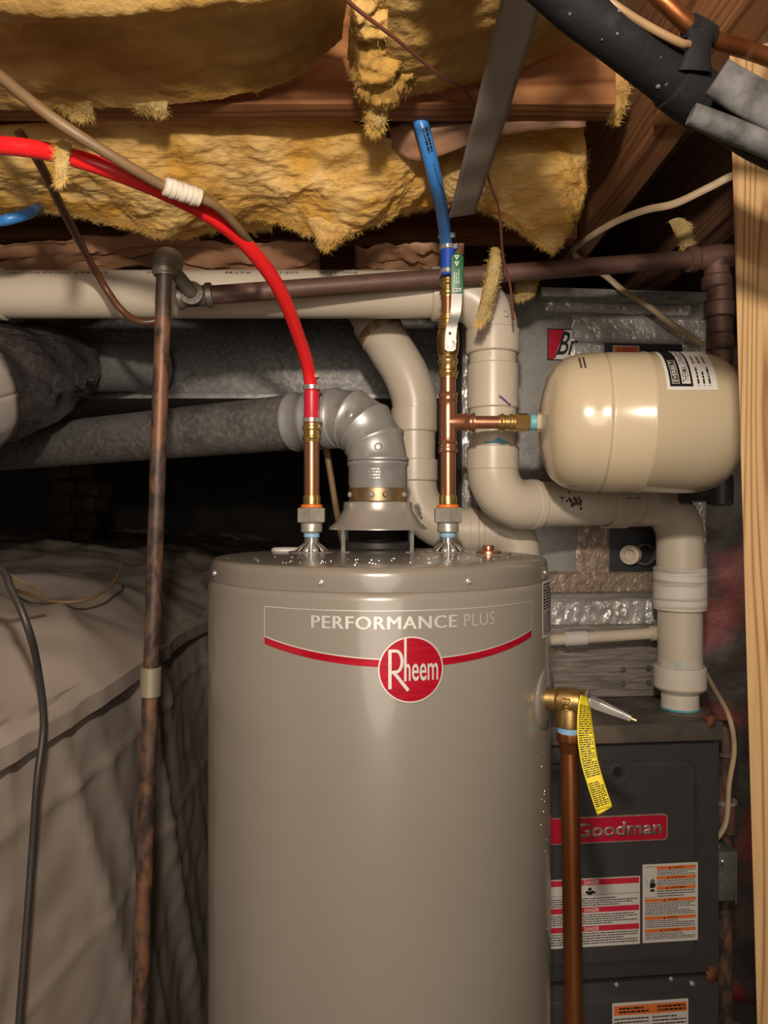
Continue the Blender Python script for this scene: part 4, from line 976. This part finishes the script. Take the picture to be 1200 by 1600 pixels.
# ------------------------------------------------------------------ trunk duct, flexible duct
tr = thing('trunk_duct', (-.3, 2.1, 1.875), 'grey sheet metal trunk duct hanging behind the long cream pipe', 'duct')
MB().box((-.40, 2.11, 1.982), (1.12, .46, .238)).build('duct_box', G['duct'], tr, bevel=.004)
MB().box((-.39, 1.879, 1.866), (1.14, .012, .014)).build('drive_cleat', G['galv'], tr, bevel=.001)
c0, c1 = P(238, 572, 1.885), P(120, 575, 1.72)
tk_ = MB(); tk_.tube([c0, c0.lerp(c1, .3), c1, c1+(c1-c0)*.2], [.080, .062, .057, .057], 40, 0); tk_.build('take_off', G['galv'], tr, sharp=50)
fx = thing('flexible_duct', P(60, 590, 1.4), 'black plastic wrapped flexible duct at the left edge', 'duct')
ax0, ax1 = P(112, 566, 1.70), P(-420, 718, .95); ad = (ax1-ax0); Lx = ad.length; ad = ad.normalized(); fu, fv, _ = basis(ad)
def flexp(i, j, k=0):
    t = j*Lx; q = 2*PI*i
    r = .112-.045*math.exp(-t/.07)+.003*math.sin(t*52+q)+.005*noise.noise(V((math.cos(q)*2.2, math.sin(q)*2.2, t*14)))+.004*noise.noise(V((math.cos(q)*5, math.sin(q)*5, t*24)))
    return ax0+ad*t+(fu*math.cos(q)+fv*math.sin(q))*(r+k)
MB().grid(flexp, 72, 110).build('wrapped_sleeve', G['wrap'], fx, sharp=70)
mb_ = MB(); mb_.grid(lambda i, j: flexp(i, .46+.35*j+.004*math.sin(i*40), .004), 72, 12, uv=(4, 1.2)); tag(mb_.build('mesh_band', G['fabric'], fx, solid=.001), 'pale woven mesh band round the duct')
MB().sleeve(ax0, ad, -.004, .012, .057, .071, .001, 40).build('end_ring', G['wrap'], fx)

# ------------------------------------------------------------------ steel gas pipes
gp = thing('gas_drop_pipe', (-.42, 1.2, 0), 'rusty vertical steel pipe with a pale coupling left of the heater', 'pipe')
g0, g1 = P(257, 420, 1.2), P(218, 1600, 1.2); gd = (g1-g0).normalized(); gl = g0.z/abs(gd.z)-.004
zcp = (P(0, 1042, 1.2).z, P(0, 1088, 1.2).z); tt = [(g0.z-z)/abs(gd.z) for z in zcp]
MB().lathe([(.0128, .0), (.0128, tt[0]+.005)], g0, gd, 28).build('upper_pipe', G['steelpipe'], gp)
MB().lathe([(.0132, tt[1]-.005), (.0132, gl)], g0, gd, 28).build('lower_pipe', G['steelpipe'], gp)
tag(MB().sleeve(g0, gd, tt[0], tt[1], .012, .0165, .0015, 32).build('coupling', G['couplingm'], gp), 'pale galvanised coupling')
GY = 1.285
h0, h1 = P(304, 463, GY), P(1120, 402, 1.372)
nb = V((h0.x+.0, GY-.02, h0.z)); ec = g0+V((0, 0, .016))
el = MB(); el.tube([g0+V((0, 0, -.012)), g0+V((0, 0, .004)), ec+V((.001, .003, .0)), ec+V((.010, .012, .002)), ec.lerp(nb, .25)], [.0172, .0178, .0198, .0182, .0172], 28, 4); el.build('elbow', G['malleable'], gp)
MB().sleeve(g0, gd, -.002, .010, .012, .0198, .002, 28).build('elbow_lip', G['malleable'], gp)
MB().tube([ec.lerp(nb, .2), nb], .0115, 24, 0).build('nipple', G['malleable'], gp)
gh = thing('gas_main_pipe', (.1, 1.33, h0.z), 'brown steel pipe running level in front of the cream pipe', 'pipe')
hd_ = (h1-h0); hl = hd_.length; hdn = hd_.normalized()
MB().lathe([(.0162, .02), (.0162, hl-.03)], h0, hdn, 32).build('level_pipe', G['brownpipe'], gh)
t = MB(); t.lathe([(.0, -.030), (.018, -.030), (.0215, -.028), (.0215, -.021), (.0178, -.018), (.0178, .018), (.0215, .021), (.0215, .030), (.018, .032), (.0, .032)], h0, hdn, 32); t.lathe([(.0175, 0), (.0175, .012), (.020, .014), (.020, .022)], h0, (nb-h0), 28); t.build('tee', G['malleable'], gh)
t = MB(); t.lathe([(.0, -.058), (.019, -.058), (.0235, -.055), (.0235, -.042), (.020, -.038), (.0225, -.015), (.0235, 0), (.0225, .02), (.020, .035)], h1, hdn, 32)
t.lathe([(.022, 0), (.0225, .034), (.0265, .038), (.0265, .056), (.022, .060)], h1, (0, 0, -1), 32); t.build('drop_tee', G['brownpipe'], gh)
dp = V((h1.x+.006, h1.y, 0))
def zd(py): return CZ+(800-py)/FPX*1.36
sec = [(440, 470, .0225), (470, 494, .0265), (494, 520, .0225), (520, 545, .0245), (545, 566, .022)]
m = MB()
for y0, y1, r in sec: m.sleeve(dp, up, zd(y1), zd(y0), .015, r, .002, 32)
m.build('reducer', G['brownpipe'], gh)
MB().lathe([(.0155, zd(790)), (.0155, zd(430))], dp, up, 28).build('drop_pipe', G['black'], gh)
MB().sleeve(dp, up, zd(600), zd(562), .015, .021, .002, 32).build('coupling', G['black'], gh); MB().sleeve(dp, up, zd(790), zd(742), .015, .023, .003, 32).build('coupling', G['black'], gh)
m = MB(); m.lathe([(.017, 0), (.017, .05), (.022, .052), (.022, .07), (0, .07)], V((dp.x, dp.y, zd(770))), (-.8, .6, 0), 28); m.build('side_outlet', G['black'], gh)
gr = thing('gas_leg_pipe', (.7495, 1.62, 0), 'dark steel pipe with couplings standing right of the furnace', 'pipe')
go = (.7495, 1.62, 0)
def zg(py): return CZ+(800-py)/FPX*1.62
MB().lathe([(.0165, 0), (.0165, zg(1128))], go, up, 28).build('pipe', G['steelpipe'], gr)
MB().sleeve(go, up, zg(1180), zg(1130), .015, .026, .003, 32).build('coupling', G['brownpipe'], gr); MB().sleeve(go, up, zg(1300), zg(1250), .015, .023, .003, 32).build('coupling', G['brownpipe'], gr)
m = MB(); m.sleeve(go, up, zg(1254), zg(1249), .015, .026, .001, 32); m.build('clamp', G['steel'], gr)

# ------------------------------------------------------------------ junction box and its cable
jb = thing('junction_box', FF(fa1+.024, FF.px(1140, 1420)[1], -.05), 'small grey metal junction box fixed to the furnace side', 'box')
ja0 = fa1+.001; jb0, jb1 = FF.px(1140, 1421)[1], FF.px(1140, 1342)[1]
FF.slab(MB(), ja0, ja0+.043, jb0, jb1, -.085, -.030).build('box_body', G['boxmetal'], jb, bevel=.004)
FF.slab(MB(), ja0+.042, ja0+.046, jb0-.003, jb1+.003, -.090, -.026).build('cover', G['boxmetal'], jb, bevel=.001)
for k in (.25, .5, .75): MB().sleeve(FF(ja0+.022, jb0+(jb1-jb0)*k, -.030), FF.n, -.001, .0008, .0085, .0098, .0003, 24).build('knockout', G['boxmetal'], jb)
MB().lathe([(.013, 0), (.013, .005), (.009, .006), (.009, .011)], FF(ja0+.012, jb1, -.056), up, 20).build('cable_clamp', G['steel'], jb)
tag(MB().tube([P(1088, 1015, 1.72), P(1099, 1045, 1.70), P(1117, 1078, 1.60), P(1139, 1120, 1.50), P(1147, 1170, 1.50), P(1139, 1225, 1.505), P(1134, 1285, 1.515), FF(ja0+.012, jb1+.008, -.056)], .0072, 12, 8, flat=.7).build('cream_cable', G['creamwire'], loc=P(1140, 1330, 1.5)), 'cream cable curving down beside the furnace into the grey box', 'cable')

# ------------------------------------------------------------------ cables and wires
def wire(name, pts, r, m, label, cat='cable', **kw):
    o = MB().tube(pts, r, kw.pop('seg', 10), kw.pop('n', 8), **kw).build(name, G[m], loc=pts[0]); tag(o, label, cat); return o
wire('cream_cable', [P(1620, 90, 1.1), P(1340, 195, 1.12), P(1160, 268, 1.15), P(1110, 292, 1.17), P(1055, 318, 1.2), P(1010, 328, 1.25), P(965, 345, 1.3), P(925, 368, 1.38), P(897, 388, 1.5)], .0062, 'creamwire', 'cream cable sagging under the dark joists left of the stud', flat=.75)
wire('cream_cable', [P(895, 390, 1.52), P(905, 405, 1.55), P(945, 430, 1.60), P(975, 455, 1.605), P(1010, 476, 1.61), P(1045, 503, 1.62), P(1085, 530, 1.64), P(1098, 538, 1.66)], .0075, 'creamwire', 'cream cable slanting across the silver foil tape above the tank', flat=.75)
tanc = thing('tan_cable', P(285, 300, .93), 'tan cable bound to the red pipe with white tape', 'cable')
MB().tube([P(-560, -330, .82), P(-260, -90, .82), P(-30, 95, .82), P(80, 183, .83), P(170, 241, .86), P(256, 291, .905), P(310, 309, .93), P(345, 328, .955), P(385, 372, 1.02), P(400, 395, 1.10)], [.0068, .0068, .0068, .0068, .0066, .0064, .006, .0058, .0055, .0055], 14).build('cable', G['tanwire'], tanc)
tp0, tp1 = P(261, 292.5, .9055), P(309, 308.5, .9285)
m = MB(); td = tp1-tp0
for k in range(7): m.lathe([(.0085, -.004), (.0112+.0008*(k % 2), -.0025), (.0112+.0007*((k*3) % 2), .0025), (.0085, .004)], tp0+td*(k/6), td+V((0, 0, .003*(k % 3-1))), 24)
tag(m.build('tape_wrap', G['whitetape'], tanc), 'white tape wound round cable and hose')
wire('brown_tube', [P(28, 205, .93), P(62, 255, .97), P(102, 335, 1.08), P(150, 425, 1.27), P(188, 482, 1.30), P(222, 503, 1.30), P(262, 497, 1.31)], [.0062]*7, 'brownwire', 'thin brown tube hanging in a curve across the cream pipe', 'tube')
wire('thin_wire', [P(330, -220, .60), P(450, -90, .63), P(520, -20, .68), P(560, 16, .72), P(620, 62, .78), P(680, 112, .86), P(735, 155, .93), P(752, 232, 1.02), P(765, 285, 1.07), P(780, 330, 1.14), P(786, 400, 1.22), P(797, 445, 1.26), P(802, 500, 1.29)], .0021, 'redwire', 'thin red-brown wire crossing the joist and passing behind the strap', 'wire', seg=8)
wx = lambda px, X=-.497: X*-FPX/(600-px)
wire('black_cord', [P(-420, 830, 1.06), P(-180, 838, 1.04), P(-15, 880, 1.02), P(18, 922, 1.0), P(45, 985, .99), P(60, 1050, wx(60)-.03), P(68, 1130, wx(68)-.03), P(58, 1220, wx(58)-.03), P(51, 1320, wx(51)-.02), P(43, 1430, wx(43)-.02), P(30, 1600, wx(30)-.02), P(24, 1700, wx(24)-.02), V((-.47, .90, .42)), V((-.43, .86, .15)), V((-.40, .80, .006))], .0052, 'blackwire', 'black cord hanging down the grey plastic sheet', 'cord')
wire('loose_cable', [P(-420, 820, 1.06), P(-180, 842, 1.05), P(-15, 888, 1.05), P(20, 903, 1.10), P(65, 926, 1.24)], .0040, 'creamwire', 'short cream cord lying at the left edge on the plastic ledge', 'cord')

wire('tan_tube', [P(500, 668, 1.415), P(509, 700, 1.412), P(517, 745, 1.41), P(526, 800, 1.42), P(536, 850, 1.46), P(545, 900, 1.5)], .0062, 'tanwire', 'tan tube slanting down behind the hood between riser and flue elbow', 'tube')
# black line set top right
ls = thing('line_set', P(1000, 90, .66), 'black foam insulated pipe bundle crossing the top right corner', 'pipe')
LY = .66
lp_ = [P(560, -330, .58), P(720, -160, .59), P(840, -45, .60), P(900, 10, .61), P(960, 55, .62), P(1020, 100, .635), P(1080, 146, .65), P(1150, 190, .66), P(1230, 235, .67), P(1500, 350, .70), P(1900, 480, .74)]
MB().tube(lp_, [.0200, .0200, .0200, .0200, .0202, .0210, .0215, .0205, .0205, .0205, .0205], 28).build('foam_sleeve', G['blackfoam'], ls)
MB().tube([P(800, -330, .60), P(920, -135, .61), P(1000, -35, .62), P(1040, 5, .62), P(1080, 42, .625), P(1120, 64, .635), P(1230, 102, .65), P(1500, 230, .69), P(1900, 400, .73)], .0072, 16).build('copper_line', G['oldcopper'], ls)
MB().tube([P(720, -260, .59), P(830, -120, .595), P(905, -35, .60), P(960, 8, .60), P(1010, 40, .605), P(1060, 66, .61), P(1075, 70, .615)], .0035, 10).build('thin_cable', G['tanwire'], ls)
q0, q1 = P(1080, 146, .65), P(1105, 162, .655); dq = (q1-P(1020, 100, .635)).normalized()
MB().lathe([(.0205, -.022), (.0232, -.020), (.0240, -.004), (.0232, .014), (.0240, .022), (.0205, .024)], q0, dq, 28).build('tape_wrap', G['blackfoam'], ls)
dq2 = P(1120, 64, .635)-P(1080, 42, .625); MB().lathe([(.0072, -.012), (.0100, -.011), (.0106, .002), (.0098, .013), (.0072, .014)], P(1092, 49, .628), dq2, 20).build('tape_wrap', G['blackfoam'], ls)
MB().tube([P(1096, 48, .622), P(1091, 80, .618), P(1086, 112, .622)], [.0120, .0110, .0150], 16, 6, flat=.35, up=(.1, -1, 0)).build('tape_web', G['blackfoam'], ls)
tag(MB().tube([P(1120, 120, .60), P(1165, 148, .60), P(1240, 190, .60)], [.0165, .0175, .0175], 20, 4, flat=.5).build('foam_offcut', G['greytape'], ls), 'dusty grey foam piece')
tag(MB().tube([P(1080, 178, .60), P(1120, 195, .60), P(1170, 215, .60), P(1240, 245, .60)], [.0085, .0095, .0095, .0095], 20, 4).build('foam_offcut', G['greytape'], ls), 'lower grey foam piece')
m = MB(); r_ = random.Random(9); sm_ = smooth(lp_, 8)
for k in range(16):
    i = r_.randrange(18, len(sm_)-20); q = sm_[i]+V((r_.uniform(-.004, .004), 0, 0)); T = (sm_[i+1]-sm_[i]).normalized(); a = r_.uniform(-1.1, 1.2)
    sd = T.cross(V((0, -1, 0))).normalized(); nn = (sd*math.sin(a)+V((0, -1, 0))*math.cos(a)); nn = (nn-T*nn.dot(T)).normalized(); s = r_.uniform(.0006, .0022)
    m.lathe([(s, 0), (s*.7, .0006), (0, .0007)], q+nn*.0208, nn, 7)
o = m.build('dust_spots', G['inkgrey'], ls); o['kind'] = 'stuff'

# woven strap
s0, s1 = P(820, -25, .68), P(721, 338, 1.17)
m = MB(); sdv = V((.98, .0, .2)).normalized(); s0 = s0+(s0-s1)*.45
def strapf(i, j):
    p = s0.lerp(s1, i)+V((0, 0, -.008*math.sin(PI*i))); return p+sdv*(j-.5)*.043+V((0, .002*math.sin((j-.5)*3), .0012*math.sin(i*40)))
m.grid(strapf, 60, 6, uv=(5, 1)); tag(m.build('hanger_strap', G['strap'], solid=.0012, loc=(s0+s1)/2), 'wide grey woven strap hanging diagonally under the joist', 'strap')

# ------------------------------------------------------------------ insulation
CS = 1.18
def Q(px, py, Y): return P(px, py, Y*CS)
def batt(name, label, top, bot, thick, amp, sd, m, bulge=.02, nu=140, nv=48, fib=1400, freq=22, rag=.012, mf='fluff', flen=(.004, .012), aniso=(1, 1, 1), group='torn fibreglass batts between the joists', fn_extra=None):
    T = smooth(top, 12); B = smooth(bot, 12)
    def samp(L, u): f = u*(len(L)-1); i = min(int(f), len(L)-2); return L[i].lerp(L[i+1], f-i)
    def base(u, v):
        a, b_ = samp(T, u), samp(B, u); d = b_-a
        rg = rag*(noise.noise(V((u*17, sd, 1)))+.7*noise.noise(V((u*43, sd, 2)))+.5*noise.noise(V((u*110, sd, 4))))
        b_ = b_+d.normalized()*rg; return a.lerp(b_, v)
    def nrm(u, v):
        e = .01; du = base(min(1, u+e), v)-base(max(0, u-e), v); dv_ = base(u, min(1, v+e))-base(u, max(0, v-e))
        n = du.cross(dv_).normalized(); c = V((0, 0, CZ))-base(u, v); return n if n.dot(c) > 0 else -n
    def front(u, v, extra=0):
        p = base(u, v); n = nrm(u, v); q = V((p.x*aniso[0], p.y*aniso[1], p.z*aniso[2]))
        w_ = noise.noise_vector(q*freq*.35+V((sd, 0, 0)))*.35
        st = V((p.x*.5, p.y*1.0+p.z*1.4, p.z*1.4)) if aniso[0] != 1 else q
        lay = noise.noise(V((p.x*7, (p.y+p.z*1.2)*38, sd)))
        h_ = amp*(1.7*noise.noise(q*freq*.35+V((0, sd, 0)))+.75*noise.fractal(st*freq*1.5+w_*2+V((sd, 0, 0)), .9, 2.1, 3)+.55*max(-.3, lay)+.07*noise.noise(q*freq*7+V((0, 0, sd))))
        env = min(1, 5*min(v, 1-v)+.12)**.5*min(1, 8*min(u, 1-u)+.1)**.5
        h2 = fn_extra(u, v) if fn_extra else 0
        return p+n*((bulge*math.sin(PI*min(1, max(0, v)))**.6+h_)*env+h2+extra), n
    b = MB(); b.grid(lambda i, j: front(i, j)[0], nu, nv)
    def back(i, j):
        p, n = front(i, j); e = min(1, 6*min(i, 1-i, j, 1-j)); return p-n*(thick*e+.0015)
    b.grid(back, nu//3, nv//3)
    root = b.build(name, G[m], loc=base(.5, 0), sharp=75); tag(root, label, 'insulation', group)
    if fib:
        f = MB(); r = random.Random(sd)
        for k in range(int(fib*2.2)):
            u, v = r.random(), (r.random() if r.random() < .72 else 1-abs(r.gauss(0, .04)))
            v = min(1, max(.02, v)); p, n = front(u, v)
            e = .02; du = (base(min(1, u+e), v)-base(max(0, u-e), v)).normalized(); dv_ = n.cross(du)
            a = r.gauss(0, .5); d = du*math.cos(a)*(1 if r.random() < .5 else -1)+dv_*math.sin(a)
            if v > .93: d = (d*.7+(samp(B, u)-samp(T, u)).normalized()*r.uniform(.2, 1)).normalized()
            L = r.uniform(*flen); cv = n*r.uniform(.05, .55)+V((r.uniform(-.3, .3), r.uniform(-.3, .3), r.uniform(-.3, .3)))
            wv = n.cross(d).normalized()*r.uniform(.00010, .00026)
            q0 = p+n*.0005; q1 = q0+d*L*.5+cv*L*.28; q2 = q0+d*L+cv*L*.35+V((0, 0, -L*.12))
            f.add([q0-wv, q0+wv, q1+wv, q1-wv, q2], [(0, 1, 2, 3), (3, 2, 4)])
        o = f.build('strands', G[mf], root); o['kind'] = 'stuff'
    return root
# near bay: left batt, torn clump, right batt
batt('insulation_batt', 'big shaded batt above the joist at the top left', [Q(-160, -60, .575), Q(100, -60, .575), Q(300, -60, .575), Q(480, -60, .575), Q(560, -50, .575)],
     [Q(-160, 172, .822), Q(100, 168, .82), Q(300, 158, .815), Q(450, 128, .80), Q(535, 60, .78)], .05, .010, 11, 'ambershade', bulge=-.016, freq=9, fib=300, rag=.006, fn_extra=lambda u, v: .017*math.exp(-((v-.24)/.11)**2)*min(1, 8*(1-u)))
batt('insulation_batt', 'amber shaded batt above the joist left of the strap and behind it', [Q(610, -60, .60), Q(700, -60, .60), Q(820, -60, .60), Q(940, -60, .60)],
     [Q(600, 150, .81), Q(690, 140, .812), Q(800, 115, .815), Q(930, 60, .81)], .04, .008, 23, 'ambershade', bulge=.004, freq=10, fib=300, rag=.006)
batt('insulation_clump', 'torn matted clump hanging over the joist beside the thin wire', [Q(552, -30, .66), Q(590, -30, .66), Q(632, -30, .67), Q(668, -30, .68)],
     [Q(542, 95, .76), Q(572, 160, .79), Q(600, 172, .80), Q(650, 110, .79)], .03, .016, 37, 'ambershade', bulge=.018, freq=30, fib=500, rag=.014, nu=60, nv=60)
batt('insulation_clump', 'small pale tail of fibre dangling below the joist near the blue hose', [Q(570, 150, .80), Q(588, 150, .80), Q(612, 150, .80)],
     [Q(573, 196, .815), Q(583, 207, .82), Q(600, 198, .82)], .015, .005, 41, 'paleflu', bulge=.012, freq=60, fib=260, rag=.006, nu=30, nv=30)
batt('insulation_clump', 'pale shred of fibre lying on the joist edge below the big shaded batt', [Q(84, 146, .805), Q(115, 140, .805), Q(146, 150, .805)], [Q(96, 172, .825), Q(122, 184, .826), Q(145, 180, .825)], .012, .006, 43, 'paleflu', bulge=.010, freq=45, fib=300, rag=.010, nu=34, nv=30)
batt('insulation_clump', 'smaller pale shred on the joist edge to the right of the first', [Q(205, 158, .81), Q(230, 155, .81), Q(262, 158, .81)], [Q(212, 170, .826), Q(236, 174, .826), Q(260, 182, .826)], .008, .004, 47, 'paleflu', bulge=.008, freq=45, fib=220, rag=.008, nu=34, nv=24)
# second bay
kn_ = dict(freq=20, rag=.010)
batt('insulation_batt', 'large lit yellow batt drooping behind the red hose', [Q(-120, 200, .895), Q(60, 192, .895), Q(250, 186, .895), Q(430, 180, .895), Q(540, 186, .90), Q(610, 216, .91), Q(670, 235, .93), Q(720, 235, .95)],
     [Q(-120, 345, 1.05), Q(60, 330, 1.04), Q(170, 350, 1.05), Q(250, 372, 1.05), Q(300, 352, 1.05), Q(400, 345, 1.05), Q(520, 372, 1.04), Q(620, 336, 1.06), Q(712, 318, 1.07)], .05, .013, 53, 'batt', bulge=.016, nu=300, nv=90, fib=4200, aniso=(.55, 1, 1.1), **kn_)
batt('insulation_batt', 'grey-gold fallen layer of batt lowest on the left below the red hose', [Q(-120, 262, 1.07), Q(60, 262, 1.07), Q(200, 285, 1.07), Q(330, 310, 1.07), Q(430, 320, 1.07)],
     [Q(-120, 355, 1.15), Q(60, 325, 1.14), Q(150, 345, 1.14), Q(260, 374, 1.13), Q(350, 360, 1.12), Q(425, 362, 1.12)], .03, .009, 59, 'batt', bulge=.012, nu=130, fib=900, **kn_)
batt('insulation_clump', 'pointed tuft of fibre hanging lowest from the yellow batt', [Q(470, 320, 1.02), Q(520, 310, 1.01), Q(570, 315, 1.01), Q(610, 320, 1.02)],
     [Q(492, 352, 1.03), Q(508, 390, 1.03), Q(535, 372, 1.03), Q(600, 345, 1.04)], .02, .008, 61, 'batt', bulge=.014, nu=60, nv=36, fib=600, freq=40, rag=.008)
batt('insulation_batt', 'fan shaped yellow batt flap hanging right of the strap', [Q(690, 246, .955), Q(740, 222, .94), Q(790, 200, .925), Q(850, 196, .925), Q(912, 192, .93)],
     [Q(690, 318, 1.03), Q(745, 325, 1.03), Q(800, 350, 1.035), Q(868, 392, 1.04), Q(915, 290, 1.03)], .05, .012, 67, 'batt', bulge=.016, nu=120, nv=60, fib=1500, freq=20, rag=.008, aniso=(.6, 1, 1))
kp = MB(); tA = smooth([Q(606, 196, .912), Q(650, 188, .89), Q(730, 180, .878), Q(820, 172, .872), Q(908, 164, .872)], 8); tB = smooth([Q(612, 232, .915), Q(652, 252, .915), Q(720, 232, .885), Q(800, 208, .872), Q(916, 197, .868)], 8)
kp.grid(lambda i, j: tA[int(i*32)].lerp(tB[int(i*32)], j)+V((0, -.004*math.sin(j*3)+.003*fnz((i*7, j*3, 1), 1.5), .002*fnz((i*9, j*2, 5), 2))), 32, 8)
tag(kp.build('kraft_facing', G['kraft'], solid=.001, loc=Q(760, 200, .91)), 'strip of brown kraft paper along the top of the fan shaped flap', 'paper')
kp = MB(); kp.grid(lambda i, j: P(-60+560*i, 372+18*math.sin(i*9)*.6+60*j, 1.37+.08*j)+V((0, 0, .012*fnz((i*8, j*4, 2), 1.2))), 60, 12)
tag(kp.build('kraft_facing', G['kraft'], solid=.0015, loc=P(200, 400, 1.7)), 'crumpled brown kraft paper sagging above the long cream pipe', 'paper')
kp = MB(); kp.grid(lambda i, j: P(555+170*i, 385+40*j, 1.37+.08*j)+V((0, 0, .012*fnz((i*6, j*4, 7), 1.2))), 24, 10)
tag(kp.build('kraft_facing', G['kraft'], solid=.0015, loc=P(640, 400, 1.7)), 'brown kraft paper scrap behind the ball valve', 'paper')
batt('insulation_clump', 'pale strip of fibre dangling in front of the top vent elbow', [P(768, 388, 1.262), P(775, 386, 1.262), P(782, 392, 1.265)],
     [P(742, 506, 1.262), P(752, 508, 1.262), P(766, 490, 1.265)], .014, .006, 71, 'paleflu', bulge=.014, freq=40, fib=420, rag=.006, nu=34, nv=60, fn_extra=lambda u, v: .012*math.sin(PI*v)*math.sin(PI*u))
batt('insulation_clump', 'small pale fibre scrap caught under the brown gas pipe', [P(800, 420, 1.42), P(820, 420, 1.42), P(845, 425, 1.43)], [P(805, 470, 1.43), P(822, 468, 1.43), P(838, 455, 1.43)], .012, .006, 73, 'paleflu', bulge=.01, freq=40, fib=160, rag=.006, nu=30, nv=24)
batt('insulation_clump', 'amber shred of batt stuck against the rough beam', [Q(918, 70, .86), Q(940, 68, .86), Q(968, 90, .87)], [Q(945, 170, .90), Q(962, 194, .905), Q(985, 140, .89)], .015, .008, 79, 'ambershade', bulge=.01, freq=35, fib=240, rag=.008, nu=34, nv=40)
batt('insulation_clump', 'grey fibre scrap hanging above the brown pipe elbow by the stud', [P(1045, 345, 1.4), P(1062, 340, 1.4), P(1082, 350, 1.4)], [P(1062, 385, 1.42), P(1072, 392, 1.42), P(1082, 385, 1.42)], .012, .006, 83, 'paleflu', bulge=.01, freq=40, fib=160, rag=.006, nu=30, nv=24)
batt('insulation_clump', 'wisp of grey fibre draped over the red hose at the left', [P(86, 222, .885), P(100, 218, .885), P(112, 224, .885)], [P(88, 285, .885), P(97, 288, .885), P(106, 270, .885)], .008, .004, 89, 'paleflu', bulge=.006, freq=50, fib=200, rag=.006, nu=24, nv=30)

# ------------------------------------------------------------------ plastic sheet over the crawlspace bank
def edge(y):   # the lip of the bank: x and z for a distance y
    return V((-.515+.035*math.exp(-((y-1.42)/.30)**2), y, 1.268+.008*math.sin(y*5)))
def fold(p, s=1):
    t = p.y+p.z*.42
    return .016*noise.noise(V((t*3.4, p.z*.5, 3)))+.009*(1-abs(noise.noise(V((t*5.2, p.z*.7, 8)))))**4+.005*noise.noise(V((t*11, p.z*1.3, 1)))+.003*noise.noise(V((p.y*16, p.z*16, 4)))
ws = MB()
def wallf(i, j):
    y = .55+3.2*(i**1.5); z = 1.285*j; e = edge(y); e.x += .06*(1-j)
    p = V((e.x-.012, y, z)); b_ = fold(p)
    for zc_, h_ in ((1.13, .004), (.86, .003)):
        zz_ = z-zc_-.006*math.sin(y*5+zc_*9); b_ += h_*math.exp(-abs(zz_)/.007)
    return p+V((b_*1.5-.010, 0, 0))
ws.grid(wallf, 150, 130)
tag(ws.build('plastic_sheet', G['sheet'], loc=(-.52, 1.4, 0), sharp=80), 'lower grey plastic sheet hanging creased from the ledge to the floor', 'sheet', None)
us = MB()
def ledgef(i, j):
    y = .55+4.4*(i**1.5); e = edge(y); j2 = (j-.06)/.94
    if j < .06: p = e+V((.004, 0, -.03*(1-j/.06))); return p+V((fold(V((e.x, y, 1.24)))*.8, 0, 0))
    x = e.x+.004-3.2*(j2**1.7); dx = e.x-x
    z = e.z+.155*(1-math.exp(-max(0, dx)/.26))+.035*math.exp(-((y-1.2)/.45)**2)*(1-math.exp(-max(0, dx)/.2))
    p = V((x, y, z)); k = 1-math.exp(-dx/.05)
    r = V((x*1.1, y*1.0, 0)); b_ = .026*noise.noise(r*3.5+V((4, 1, 0)))+.026*(1-abs(noise.noise(V((x*5+y*2.0, y*2.4-x*1.2, 2)))))**3+.006*noise.noise(r*11)
    w0 = fold(V((e.x, y, 1.24)))*.8
    return p+V((w0*(1-k), 0, b_*k*1.2))
us.grid(ledgef, 170, 120)
tag(us.build('plastic_sheet', G['sheet'], loc=(-.9, 1.8, 1.27), sharp=80), 'upper grey plastic sheet covering the ledge under the flue pipe', 'sheet', None)
slabbox('crawl_bank_1', (-4.1, .45, 0), (-.60, 5.9, 1.12), G['block'])  # unseen solid crawlspace bank under the two plastic sheets
wire('loose_cable', [P(25, 922, 1.55), P(48, 930, 1.50), P(90, 940, 1.48), P(130, 938, 1.50), P(165, 922, 1.56), P(186, 895, 1.66), P(190, 875, 1.74)], .0034, 'tanwire', 'thin tan cord curled on top of the plastic ledge', 'cord')

# dim things at the back
pier = thing('brick_pier', (-1.42, 3.5, 1.35), 'dim brick pier far back under the flue pipe', 'pier')
for r in range(9):
    for k in range(2):
        x = -1.50+.105*k+(.0 if r % 2 else .02); MB().box((x, 3.5, 1.38+.075*r), (.098, .19, .064)).build('brick', G['brick'], pier, bevel=.003)
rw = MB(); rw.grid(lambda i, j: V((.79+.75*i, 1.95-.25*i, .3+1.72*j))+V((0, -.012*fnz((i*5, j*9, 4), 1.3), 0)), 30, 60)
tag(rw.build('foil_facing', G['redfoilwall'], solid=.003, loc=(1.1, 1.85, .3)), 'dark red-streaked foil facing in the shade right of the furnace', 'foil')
